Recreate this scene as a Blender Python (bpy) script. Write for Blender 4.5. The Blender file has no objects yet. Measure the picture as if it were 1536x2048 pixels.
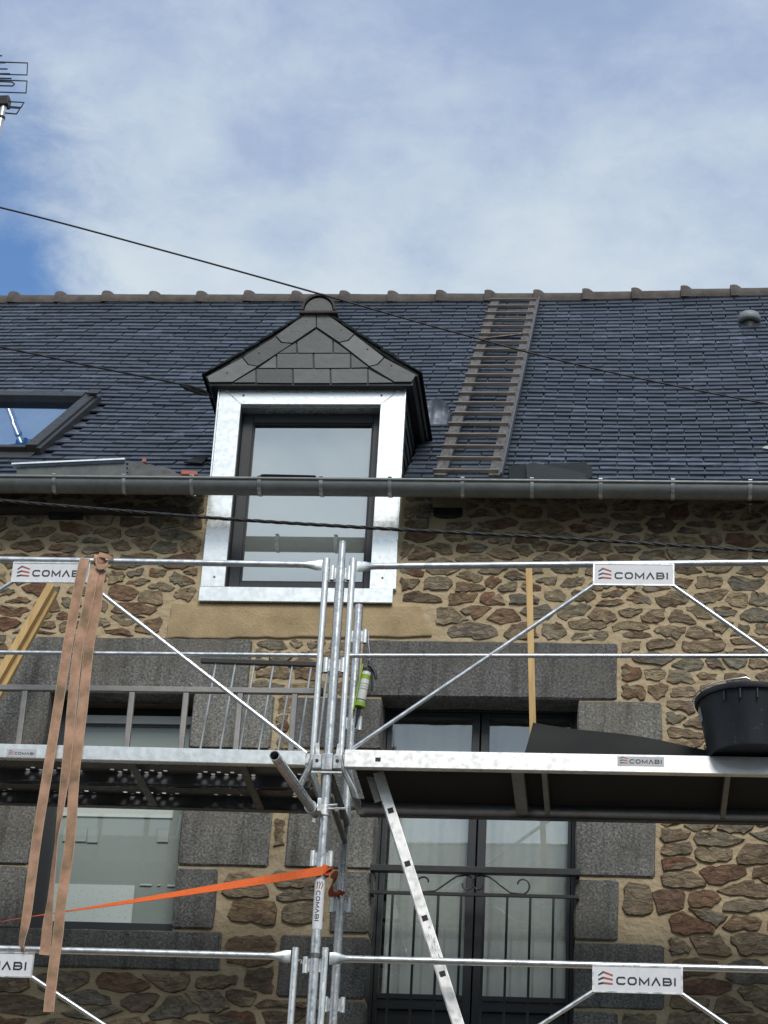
import bpy, bmesh, math, random
import numpy as np
from mathutils import Vector, Matrix, noise as mnoise

S = bpy.context.scene
COL = S.collection
R = math.radians
random.seed(7); rng = np.random.default_rng(11)

# ------------------------------------------------------------------ camera
PITCH, ROLL, YAW = R(26.0375), R(3.3332), R(6.7106)
FPX, CX, CY = 4558.0, 768.0, 1024.0          # focal length and centre in photo pixels (1536 x 2048)
CAM = Vector((0.0, -11.8, 1.6))
fw = Vector((-math.sin(YAW)*math.cos(PITCH), math.cos(YAW)*math.cos(PITCH), math.sin(PITCH)))
rt0 = Vector((math.cos(YAW), math.sin(YAW), 0)); up0 = rt0.cross(fw)
rt = math.cos(ROLL)*rt0 + math.sin(ROLL)*up0
up = -math.sin(ROLL)*rt0 + math.cos(ROLL)*up0
cam_d = bpy.data.cameras.new('camera'); cam = bpy.data.objects.new('camera', cam_d); COL.objects.link(cam)
cam.matrix_world = Matrix(((rt.x, up.x, -fw.x, CAM.x), (rt.y, up.y, -fw.y, CAM.y), (rt.z, up.z, -fw.z, CAM.z), (0, 0, 0, 1)))
cam_d.sensor_fit = 'VERTICAL'; cam_d.sensor_height = 36; cam_d.lens = FPX/2048*36
cam_d.clip_start = 0.1; cam_d.clip_end = 2000
S.camera = cam

def ray(px, py): return (px-CX)/FPX*rt - (py-CY)/FPX*up + fw
def onY(px, py, Y):
    d = ray(px, py); return CAM + d*((Y-CAM.y)/d.y)
def onP(px, py, p0, n):
    d = ray(px, py); return CAM + d*((p0-CAM).dot(n)/d.dot(n))

# ------------------------------------------------------------------ light
SUN_DIR = Vector((0.25, -1.0, 0.98)).normalized()      # towards the sun (veiled by cloud)
w = bpy.data.worlds.new('World'); S.world = w; w.use_nodes = True
nt = w.node_tree; N = nt.nodes; L = nt.links; N.clear()
def nd(t, **k):
    n = N.new(t)
    for a, b in k.items(): setattr(n, a, b)
    return n
sky = nd('ShaderNodeTexSky', sky_type='NISHITA', sun_disc=False)
sky.sun_elevation = math.asin(SUN_DIR.z); sky.sun_rotation = math.atan2(SUN_DIR.x, SUN_DIR.y)
sky.air_density = 1.0; sky.dust_density = 0.3; sky.ozone_density = 2.5
tc = nd('ShaderNodeTexCoord')
def noise_node(scale, detail, rough, off, zs=1.0, dist=0.0):
    mp = nd('ShaderNodeMapping'); mp.inputs['Location'].default_value = off; mp.inputs['Scale'].default_value = (1, 1, zs)
    L.new(tc.outputs['Generated'], mp.inputs[0])
    n = nd('ShaderNodeTexNoise'); n.inputs['Scale'].default_value = scale; n.inputs['Detail'].default_value = detail
    n.inputs['Roughness'].default_value = rough; n.inputs['Distortion'].default_value = dist
    L.new(mp.outputs[0], n.inputs[0]); return n
def mth(op, a, b=None, c=None, clamp=False):
    n = nd('ShaderNodeMath', operation=op); n.use_clamp = clamp
    for i, q in enumerate((a, b, c)):
        if q is None: continue
        if isinstance(q, (int, float)): n.inputs[i].default_value = q
        else: L.new(q, n.inputs[i])
    return n.outputs[0]
def smooth(x, a, b):
    n = nd('ShaderNodeMapRange', interpolation_type='SMOOTHSTEP'); n.inputs[1].default_value = a; n.inputs[2].default_value = b
    L.new(x, n.inputs[0]); return n.outputs[0]
n_big = noise_node(9.0, 6, 0.52, (3.1, 1.7, 0.4), 1.5, 0.15)
n_fine = noise_node(20.0, 9, 0.66, (0.3, 5.2, 1.9), 1.7, 0.25)
n_gap = noise_node(7.0, 5, 0.55, (8.2, 2.2, 4.6), 1.6, 0.2)
# cloud shade 0..1
sep = nd('ShaderNodeSeparateXYZ'); L.new(tc.outputs['Generated'], sep.inputs[0])
elev = sep.outputs[2]
low = smooth(elev, 0.63, 0.50)                        # clouds pale towards the horizon
sh = mth('ADD', mth('MULTIPLY', n_big.outputs[0], 0.80), mth('MULTIPLY', n_fine.outputs[0], 0.50))
sh = mth('ADD', sh, mth('MULTIPLY', low, 0.32))
sh = smooth(sh, 0.44, 1.12)
cr = nd('ShaderNodeValToRGB'); e = cr.color_ramp.elements
e[0].position = 0.0; e[0].color = (3.1, 4.1, 6.2, 1)
e[1].position = 1.0; e[1].color = (6.5, 7.4, 8.1, 1)
m_ = cr.color_ramp.elements.new(0.45); m_.color = (4.6, 5.6, 7.2, 1)
L.new(sh, cr.inputs[0])
# a broken, blue opening low in the west (left of the view) and a few thin ones all round
def blob(px, py, r0, r1):
    g = ray(px, py).normalized(); dp = nd('ShaderNodeVectorMath', operation='DISTANCE'); L.new(tc.outputs['Generated'], dp.inputs[0]); dp.inputs[1].default_value = g
    dd = mth('ADD', dp.outputs['Value'], mth('MULTIPLY', mth('SUBTRACT', n_fine.outputs[0], 0.5), 0.06))
    return smooth(dd, r1, r0)
gap = mth('MAXIMUM', mth('MAXIMUM', blob(-60, 345, 0.004, 0.066), blob(0, 545, 0.006, 0.060)), blob(-320, 420, 0.0, 0.09))
gap = mth('MAXIMUM', gap, mth('MULTIPLY', smooth(n_gap.outputs[0], 0.70, 0.80), 0.7))
mixc = nd('ShaderNodeMix', data_type='RGBA'); L.new(gap, mixc.inputs[0]); L.new(cr.outputs[0], mixc.inputs[6])
skb = nd('ShaderNodeMix', data_type='RGBA', blend_type='MULTIPLY'); skb.inputs[0].default_value = 1.0; L.new(sky.outputs[0], skb.inputs[6]); skb.inputs[7].default_value = (1.3, 1.55, 1.75, 1)
L.new(skb.outputs[2], mixc.inputs[7])
bg = nd('ShaderNodeBackground'); bg.inputs[1].default_value = 0.10
L.new(mixc.outputs[2], bg.inputs[0])
out = nd('ShaderNodeOutputWorld'); L.new(bg.outputs[0], out.inputs[0])

sd = bpy.data.lights.new('sun', 'SUN'); sd.energy = 2.5; sd.angle = R(22); sd.color = (1.0, 0.96, 0.90)
sun = bpy.data.objects.new('sun', sd); COL.objects.link(sun); sun.location = (3, -9, 20)
sun.rotation_euler = (-SUN_DIR).to_track_quat('-Z', 'Y').to_euler()
S.view_settings.view_transform = 'Standard'; S.view_settings.look = 'None'
S.view_settings.exposure = 0.0; S.view_settings.gamma = 1.0; S.view_settings.use_curve_mapping = False
S.cycles.max_bounces = 6; S.cycles.transparent_max_bounces = 12

# ------------------------------------------------------------------ materials
def new_mat(name):
    m = bpy.data.materials.new(name); m.use_nodes = True
    t = m.node_tree; b = t.nodes['Principled BSDF']; return m, t, b
def tex(t, kind, scale, vec, **k):
    n = t.nodes.new('ShaderNodeTex'+kind)
    n.inputs['Scale'].default_value = scale
    for a, v in k.items(): n.inputs[a].default_value = v
    t.links.new(vec, n.inputs['Vector']); return n
def mapped(t, scale=(1, 1, 1), loc=(0, 0, 0), rot=(0, 0, 0), coord=None):
    g = t.nodes.new('ShaderNodeNewGeometry') if coord is None else None
    mp = t.nodes.new('ShaderNodeMapping'); mp.inputs['Scale'].default_value = scale
    mp.inputs['Location'].default_value = loc; mp.inputs['Rotation'].default_value = rot
    t.links.new(g.outputs['Position'] if g else coord, mp.inputs[0]); return mp.outputs[0]
def ramp(t, fac, stops):
    r = t.nodes.new('ShaderNodeValToRGB'); els = r.color_ramp.elements
    while len(els) < len(stops): els.new(0.5)
    for e_, (p, c) in zip(els, stops): e_.position = p; e_.color = (*c, 1)
    t.links.new(fac, r.inputs[0]); return r.outputs[0]
def mixrgb(t, fac, a, b, blend='MIX'):
    n = t.nodes.new('ShaderNodeMix'); n.data_type = 'RGBA'; n.blend_type = blend
    for i, q in ((0, fac), (6, a), (7, b)):
        if hasattr(q, 'links'): t.links.new(q, n.inputs[i])
        elif isinstance(q, (tuple, list)): n.inputs[i].default_value = (*q, 1) if len(q) == 3 else q
        else: n.inputs[i].default_value = q
    return n.outputs[2]
def tmath(t, op, a, b, clamp=False):
    n = t.nodes.new('ShaderNodeMath'); n.operation = op; n.use_clamp = clamp
    for i, q in enumerate((a, b)):
        if q is None: continue
        if hasattr(q, 'links'): t.links.new(q, n.inputs[i])
        else: n.inputs[i].default_value = q
    return n.outputs[0]
def trange(t, x, a, b, c=0.0, d=1.0):
    n = t.nodes.new('ShaderNodeMapRange'); n.interpolation_type = 'SMOOTHSTEP'
    for i, q in ((1, a), (2, b), (3, c), (4, d)): n.inputs[i].default_value = q
    t.links.new(x, n.inputs[0]); return n.outputs[0]
def bump(t, b, h, strength, dist=0.01, prev=None):
    n = t.nodes.new('ShaderNodeBump'); n.inputs['Strength'].default_value = strength; n.inputs['Distance'].default_value = dist
    t.links.new(h, n.inputs['Height'])
    if prev is not None: t.links.new(prev, n.inputs['Normal'])
    t.links.new(n.outputs[0], b.inputs['Normal']); return n.outputs[0]
def rnd_id(t):
    o = t.nodes.new('ShaderNodeObjectInfo'); g = t.nodes.new('ShaderNodeNewGeometry')
    s = tmath(t, 'ADD', o.outputs['Random'], g.outputs['Random Per Island'])
    return tmath(t, 'FRACT', s, None)

def simple(name, col, rough=0.6, metal=0.0, var=0.15, scale=6.0, bmp=0.0, bscale=60.0, spec=0.5, stretch=(1, 1, 1)):
    m, t, b = new_mat(name); p = mapped(t, stretch)
    n = tex(t, 'Noise', scale, p, Detail=6, Roughness=0.65)
    lo = tuple(c*(1-var) for c in col); hi = tuple(min(1, c*(1+var)) for c in col)
    t.links.new(ramp(t, n.outputs[0], ((0.3, lo), (0.7, hi))), b.inputs['Base Color'])
    b.inputs['Roughness'].default_value = rough; b.inputs['Metallic'].default_value = metal
    b.inputs['Specular IOR Level'].default_value = spec
    if bmp: bump(t, b, tex(t, 'Noise', bscale, p, Detail=5).outputs[0], bmp)
    return m
def metal_mat(name, col, rough, var=0.12, spangle=0.0, dirt=0.0, dirt_col=(0.12, 0.11, 0.10), met=1.0, sscale=55, rv=0.1):
    m, t, b = new_mat(name); p = mapped(t)
    n = tex(t, 'Noise', 9, p, Detail=7, Roughness=0.7)
    c = ramp(t, n.outputs[0], ((0.3, tuple(x*(1-var) for x in col)), (0.7, tuple(min(1, x*(1+var)) for x in col))))
    if spangle:
        v = tex(t, 'Voronoi', sscale, p); sp = t.nodes.new('ShaderNodeSeparateColor'); t.links.new(v.outputs['Color'], sp.inputs[0])
        c = mixrgb(t, tmath(t, 'MULTIPLY', sp.outputs[0], spangle), c, tuple(x*0.45 for x in col))
    if dirt:
        d = tex(t, 'Noise', 17, p, Detail=8, Roughness=0.75)
        c = mixrgb(t, tmath(t, 'MULTIPLY', trange(t, d.outputs[0], 0.54, 0.72), dirt), c, dirt_col)
    t.links.new(c, b.inputs['Base Color'])
    b.inputs['Metallic'].default_value = met
    rn = tex(t, 'Noise', 30, p, Detail=4)
    t.links.new(trange(t, rn.outputs[0], 0.3, 0.7, rough-rv, rough+rv), b.inputs['Roughness'])
    bump(t, b, n.outputs[0], 0.035, 0.01)
    return m

M = {}
M['galv'] = metal_mat('galvanised steel', (0.62, 0.64, 0.65), 0.34, 0.14, 0.40, 0.4, (0.22, 0.21, 0.19), 0.85, 70)
M['galv_new'] = metal_mat('bright galvanised steel', (0.76, 0.78, 0.78), 0.34, 0.08, 0.05, 0.22, (0.40, 0.39, 0.37), 0.8, 60)
M['galv_dark'] = metal_mat('weathered steel', (0.17, 0.17, 0.17), 0.5, 0.2, 0.2, 0.5, (0.05, 0.045, 0.04), 0.7)
M['dull'] = metal_mat('dull aluminium', (0.30, 0.29, 0.275), 0.5, 0.15, 0.1, 0.4, (0.14, 0.13, 0.12), 0.6)
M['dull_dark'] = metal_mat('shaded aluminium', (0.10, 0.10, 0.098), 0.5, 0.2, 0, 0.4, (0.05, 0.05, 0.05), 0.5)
M['alu'] = metal_mat('aluminium', (0.93, 0.92, 0.90), 0.42, 0.04, 0.0, 0.30, (0.40, 0.37, 0.33), 0.8)
M['zinc_new'] = metal_mat('new zinc', (0.93, 0.96, 0.95), 0.30, 0.03, 0.02, 0.22, (0.62, 0.65, 0.64), 0.85, 40, 0.04)
M['zinc_old'] = metal_mat('weathered zinc', (0.22, 0.235, 0.23), 0.55, 0.15, 0.0, 0.5, (0.13, 0.13, 0.12), 0.55)
M['zinc_sheet'] = metal_mat('zinc sheet', (0.40, 0.42, 0.42), 0.4, 0.12, 0.1, 0.3, (0.25, 0.26, 0.25), 0.8)
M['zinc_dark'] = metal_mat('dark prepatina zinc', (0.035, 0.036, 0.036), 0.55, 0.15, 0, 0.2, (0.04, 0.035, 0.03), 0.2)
M['anthracite'] = simple('anthracite frame', (0.022, 0.026, 0.030), 0.42, 0, 0.1)
M['black_metal'] = simple('black painted iron', (0.018, 0.019, 0.021), 0.5, 0, 0.3, 20, 0.1)
M['grey_paint'] = simple('grey painted bar', (0.44, 0.47, 0.49), 0.5, 0.3, 0.15, 14)
M['white_pvc'] = simple('pale window rail', (0.55, 0.56, 0.56), 0.5, 0, 0.05)
M['black_plastic'] = simple('black plastic', (0.012, 0.014, 0.018), 0.42, 0, 0.25, 12, 0.05)
def splashed():
    m, t, b = new_mat('black plastic with mortar splashes'); p = mapped(t)
    n = tex(t, 'Noise', 28, p, Detail=6, Roughness=0.75); g = tex(t, 'Noise', 4, mapped(t, (1, 1, 0.4)), Detail=5)
    f = tmath(t, 'MULTIPLY', trange(t, n.outputs[0], 0.60, 0.68), trange(t, g.outputs[0], 0.42, 0.62, 0, 0.55))
    c = mixrgb(t, trange(t, g.outputs[0], 0.45, 0.75, 0, 0.5), (0.010, 0.013, 0.019), (0.030, 0.033, 0.038)); c = mixrgb(t, f, c, (0.22, 0.21, 0.19))
    t.links.new(c, b.inputs['Base Color']); t.links.new(trange(t, g.outputs[0], 0.3, 0.7, 0.35, 0.6), b.inputs['Roughness']); bump(t, b, n.outputs[0], 0.06, 0.005); return m
M['bucket'] = splashed()
M['rubber'] = simple('black rubber', (0.012, 0.012, 0.013), 0.6, 0, 0.2)
M['cable'] = simple('black cable', (0.012, 0.012, 0.012), 0.55, 0, 0.2)
M['render'] = simple('sandy render', (0.38, 0.285, 0.16), 0.95, 0, 0.28, 4.5, 0.5, 70)
M['plaster'] = simple('grey green render', (0.36, 0.38, 0.34), 0.95, 0, 0.06, 2.0, 0.1, 60)
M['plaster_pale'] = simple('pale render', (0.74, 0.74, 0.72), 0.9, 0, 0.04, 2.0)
M['asphalt'] = simple('asphalt', (0.05, 0.05, 0.05), 0.9, 0, 0.2, 5, 0.3, 120)
M['sign_white'] = simple('white enamel plate', (0.72, 0.73, 0.75), 0.35, 0.0, 0.06, 30)
M['sign_grey'] = simple('grey sticker', (0.50, 0.51, 0.53), 0.4, 0, 0.05, 30)
M['ink'] = simple('black ink', (0.012, 0.013, 0.016), 0.5, 0, 0.05)
M['ink_red'] = simple('red ink', (0.38, 0.075, 0.05), 0.5, 0, 0.05)
M['faded_print'] = simple('faded print', (0.30, 0.29, 0.28), 0.6, 0, 0.3, 60)
M['orange'] = simple('orange webbing', (0.75, 0.13, 0.02), 0.75, 0, 0.12, 60, 0.2, 400)
M['orange_dark'] = simple('dirty orange webbing', (0.33, 0.06, 0.015), 0.8, 0, 0.25, 40, 0.2, 300)  # darker tone for the knot and the tail
M['pipe_terracotta'] = simple('red tile scrap', (0.30, 0.085, 0.06), 0.8, 0, 0.2, 20, 0.2)
M['lime'] = simple('lime green plastic', (0.26, 0.42, 0.03), 0.45, 0, 0.08)
M['tube_white'] = simple('sealant cartridge', (0.62, 0.64, 0.60), 0.4, 0, 0.05)
M['felt'] = simple('grey roofing felt', (0.085, 0.088, 0.082), 0.85, 0, 0.3, 14, 0.5, 40)
M['lead'] = metal_mat('dull lead sheet', (0.085, 0.10, 0.125), 0.55, 0.25, 0, 0.2, (0.12, 0.13, 0.14), 0.4)
M['blind'] = simple('pale blind', (0.36, 0.385, 0.37), 0.9, 0, 0.04, 2)  # sheet behind the lower-left pane, toned like its milky reflection
M['blind_pale'] = simple('pale neutral blind', (0.56, 0.565, 0.56), 0.9, 0, 0.04, 2)
M['patch'] = simple('pale paper', (0.42, 0.45, 0.44), 0.9, 0, 0.05, 20)  # small reflected shapes of the lower-left pane, put into the colour
M['wood_new'] = None
def speckled():  # large bright reflection in the lower-left pane, drawn as colour
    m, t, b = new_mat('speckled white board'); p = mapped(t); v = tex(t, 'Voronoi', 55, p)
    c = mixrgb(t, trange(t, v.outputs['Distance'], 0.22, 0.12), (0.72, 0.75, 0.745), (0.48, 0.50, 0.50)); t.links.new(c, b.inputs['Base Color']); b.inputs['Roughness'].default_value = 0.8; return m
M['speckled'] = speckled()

def wood(name, lo, hi, grain=(30, 30, 2.5), rough=0.75, rot=(0, 0, 0), knots=0.0):
    m, t, b = new_mat(name); tcn = t.nodes.new('ShaderNodeTexCoord')
    p = mapped(t, grain, rot=rot, coord=tcn.outputs['Object'])
    n = tex(t, 'Noise', 1.6, p, Detail=6, Roughness=0.6, Distortion=0.6)
    c = ramp(t, n.outputs[0], ((0.32, lo), (0.68, hi)))
    if knots:
        v = tex(t, 'Voronoi', 3.0, mapped(t, (1.4, 1.4, 0.9), coord=tcn.outputs['Object']))
        c = mixrgb(t, tmath(t, 'MULTIPLY', trange(t, v.outputs['Distance'], 0.16, 0.06), knots), c, tuple(x*0.3 for x in lo))
    t.links.new(c, b.inputs['Base Color']); b.inputs['Roughness'].default_value = rough
    bump(t, b, n.outputs[0], 0.25, 0.004); return m
M['wood_new'] = wood('fresh softwood', (0.52, 0.33, 0.13), (0.68, 0.47, 0.21), (30, 30, 2), knots=0.8)
M['wood_old'] = wood('weathered wood', (0.075, 0.064, 0.054), (0.25, 0.215, 0.18), (3.0, 28, 28))
M['wood_rail'] = wood('weathered grey wood', (0.050, 0.046, 0.043), (0.15, 0.142, 0.135), (30, 6, 6))

# granite: fine pepper-and-salt
def granite():
    m, t, b = new_mat('granite'); p = mapped(t)
    a = tex(t, 'Noise', 75, p, Detail=4, Roughness=0.7); v = tex(t, 'Voronoi', 120, p)
    big = tex(t, 'Noise', 2.2, p, Detail=5)
    c = ramp(t, a.outputs[0], ((0.34, (0.060, 0.060, 0.058)), (0.5, (0.185, 0.187, 0.180)), (0.66, (0.36, 0.36, 0.345))))
    sp = t.nodes.new('ShaderNodeSeparateColor'); t.links.new(v.outputs['Color'], sp.inputs[0])
    c = mixrgb(t, tmath(t, 'MULTIPLY', sp.outputs[0], 0.45), c, (0.10, 0.095, 0.09))
    c = mixrgb(t, trange(t, big.outputs[0], 0.42, 0.70, 0.0, 0.55), c, (0.12, 0.108, 0.085))
    idr = rnd_id(t); c = mixrgb(t, 1.0, c, ramp(t, idr, ((0, (0.72, 0.72, 0.72)), (1, (1.18, 1.15, 1.08)))), 'MULTIPLY')
    st = tex(t, 'Noise', 3.0, mapped(t, (5.0, 5.0, 0.7)), Detail=6, Roughness=0.6); li = tex(t, 'Noise', 8.0, p, Detail=8, Roughness=0.7)
    c = mixrgb(t, 1.0, c, ramp(t, st.outputs[0], ((0.32, (0.62, 0.61, 0.58)), (0.5, (1.0, 1.0, 1.0)), (0.72, (1.22, 1.2, 1.15)))), 'MULTIPLY')
    c = mixrgb(t, trange(t, li.outputs[0], 0.60, 0.74, 0, 0.5), c, (0.30, 0.29, 0.25))
    t.links.new(c, b.inputs['Base Color']); b.inputs['Roughness'].default_value = 0.85
    k = bump(t, b, a.outputs[0], 0.5, 0.008); bump(t, b, li.outputs[0], 0.5, 0.03, k); return m
M['granite'] = granite()
def rubble():
    m, t, b = new_mat('rubble stone'); p = mapped(t); i = rnd_id(t)
    c1 = ramp(t, i, ((0.0, (0.17, 0.125, 0.085)), (0.12, (0.38, 0.29, 0.185)), (0.24, (0.28, 0.255, 0.19)), (0.36, (0.43, 0.34, 0.225)), (0.46, (0.33, 0.235, 0.14)),
                     (0.54, (0.25, 0.125, 0.078)), (0.62, (0.37, 0.28, 0.175)), (0.74, (0.23, 0.215, 0.175)), (0.86, (0.46, 0.36, 0.22)), (0.94, (0.32, 0.295, 0.23)), (1.0, (0.24, 0.13, 0.08))))
    ps = mapped(t, (1, 1, 2.3), rot=(0, 0.25, 0))
    n = tex(t, 'Noise', 17, ps, Detail=9, Roughness=0.72, Distortion=0.8)
    n2 = tex(t, 'Noise', 5, ps, Detail=5, Roughness=0.6)
    c = mixrgb(t, 1.0, c1, ramp(t, n.outputs[0], ((0.30, (0.17, 0.16, 0.155)), (0.46, (0.66, 0.65, 0.635)), (0.70, (1.5, 1.46, 1.38)))), 'MULTIPLY')
    c = mixrgb(t, trange(t, n2.outputs[0], 0.5, 0.72, 0, 0.5), c, (0.20, 0.115, 0.055))
    t.links.new(c, b.inputs['Base Color']); b.inputs['Roughness'].default_value = 0.9
    bump(t, b, n.outputs[0], 1.0, 0.03); return m
M['rubble'] = rubble()
def mortar():
    m, t, b = new_mat('lime mortar'); p = mapped(t)
    n = tex(t, 'Noise', 5.0, p, Detail=8, Roughness=0.6); g = tex(t, 'Noise', 190, p, Detail=3); l = tex(t, 'Noise', 22, p, Detail=5)
    c = ramp(t, n.outputs[0], ((0.3, (0.41, 0.32, 0.195)), (0.7, (0.55, 0.45, 0.295))))
    c = mixrgb(t, trange(t, g.outputs[0], 0.35, 0.65, 0, 0.25), c, (0.28, 0.20, 0.11))
    t.links.new(c, b.inputs['Base Color']); b.inputs['Roughness'].default_value = 0.95
    k = bump(t, b, l.outputs[0], 0.6, 0.03); bump(t, b, g.outputs[0], 0.3, 0.004, k); return m
M['mortar'] = mortar()
def slate(name, lo, hi, bloom, rough=0.42, spec=0.5):
    m, t, b = new_mat(name); b.inputs['Specular IOR Level'].default_value = spec; i = rnd_id(t); p = mapped(t)
    c = ramp(t, i, ((0.0, lo), (0.85, hi), (1.0, tuple(x*1.35 for x in hi))))
    n = tex(t, 'Noise', 14, mapped(t, (1, 2, 2)), Detail=7, Roughness=0.7); nb = tex(t, 'Noise', 1.1, mapped(t, (1, 1, 1), (2.3, 0, 0)), Detail=3)
    c = mixrgb(t, 1.0, c, ramp(t, n.outputs[0], ((0.3, (0.78, 0.78, 0.78)), (0.7, (1.2, 1.2, 1.2)))), 'MULTIPLY')
    f = tmath(t, 'MULTIPLY', trange(t, n.outputs[0], 0.50, 0.70), trange(t, nb.outputs[0], 0.42, 0.62))
    f = tmath(t, 'MULTIPLY', f, trange(t, i, 0.35, 0.9))
    c = mixrgb(t, tmath(t, 'MULTIPLY', f, bloom), c, (0.24, 0.29, 0.39))
    t.links.new(c, b.inputs['Base Color']); b.inputs['Roughness'].default_value = rough
    t.links.new(tmath(t, 'ADD', rough-0.09, tmath(t, 'MULTIPLY', n.outputs[0], 0.2)), b.inputs['Roughness'])
    bump(t, b, n.outputs[0], 0.25, 0.008); return m
M['slate'] = slate('roof slate', (0.030, 0.039, 0.053), (0.050, 0.062, 0.080), 0.9)
M['slate_gable'] = slate('gable slate', (0.075, 0.080, 0.079), (0.122, 0.127, 0.124), 0.05, 0.5)
M['slate_loose'] = slate('loose slate', (0.014, 0.017, 0.017), (0.030, 0.035, 0.034), 0.05, 0.85, 0.12)
M['ridge'] = simple('old ridge tile', (0.085, 0.073, 0.063), 0.85, 0, 0.4, 9, 0.4, 50)
M['ridge_dark'] = simple('dark ridge tile', (0.055, 0.048, 0.043), 0.8, 0, 0.3, 9, 0.3, 50)
def webbing():
    m, t, b = new_mat('faded webbing'); p = mapped(t); g = t.nodes.new('ShaderNodeNewGeometry')
    n = tex(t, 'Noise', 9, p, Detail=4, Roughness=0.55); f = tex(t, 'Noise', 260, p, Detail=2)
    c = ramp(t, n.outputs[0], ((0.34, (0.21, 0.15, 0.085)), (0.5, (0.42, 0.25, 0.16)), (0.64, (0.58, 0.34, 0.225))))
    c = mixrgb(t, trange(t, f.outputs[0], 0.35, 0.65, 0, 0.3), c, (0.24, 0.15, 0.10))
    t.links.new(c, b.inputs['Base Color']); b.inputs['Roughness'].default_value = 0.9
    bump(t, b, f.outputs[0], 0.4, 0.003); return m
M['webbing'] = webbing()
M['webbing_edge'] = simple('webbing selvedge', (0.50, 0.36, 0.25), 0.9, 0, 0.1, 30)
def glass(name, refl, tint=(0.6, 0.64, 0.62), rough=0.004):
    m, t, b = new_mat(name); t.nodes.remove(b); o = t.nodes['Material Output']
    g = t.nodes.new('ShaderNodeBsdfGlossy'); g.inputs['Roughness'].default_value = rough; g.inputs['Color'].default_value = (0.95, 0.98, 0.97, 1)
    tr = t.nodes.new('ShaderNodeBsdfTransparent'); tr.inputs['Color'].default_value = (*tint, 1)
    fr = t.nodes.new('ShaderNodeFresnel'); fr.inputs['IOR'].default_value = 1.6
    gm = t.nodes.new('ShaderNodeNewGeometry'); mx = t.nodes.new('ShaderNodeMixShader')
    t.links.new(tmath(t, 'MULTIPLY', tmath(t, 'ADD', fr.outputs[0], refl, True), tmath(t, 'SUBTRACT', 1.0, gm.outputs['Backfacing'])), mx.inputs[0])
    p = mapped(t); n = tex(t, 'Noise', 1.3, p, Detail=2)
    bn = t.nodes.new('ShaderNodeBump'); bn.inputs['Strength'].default_value = 0.02; bn.inputs['Distance'].default_value = 0.02
    t.links.new(n.outputs[0], bn.inputs['Height']); t.links.new(bn.outputs[0], g.inputs['Normal'])
    t.links.new(tr.outputs[0], mx.inputs[1]); t.links.new(g.outputs[0], mx.inputs[2]); t.links.new(mx.outputs[0], o.inputs[0]); return m
M['glass'] = glass('window glass', 0.20, (0.95, 0.97, 0.96))
M['glass_plain'] = glass('plain window glass', 0.03, (0.95, 0.97, 0.96))
M['glass_solar'] = glass('reflective window glass', 0.50, (0.93, 0.95, 0.94))
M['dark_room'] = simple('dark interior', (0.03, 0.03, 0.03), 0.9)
M['curtain'] = simple('white voile curtain', (0.56, 0.575, 0.565), 0.95, 0, 0.05, 30)

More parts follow.
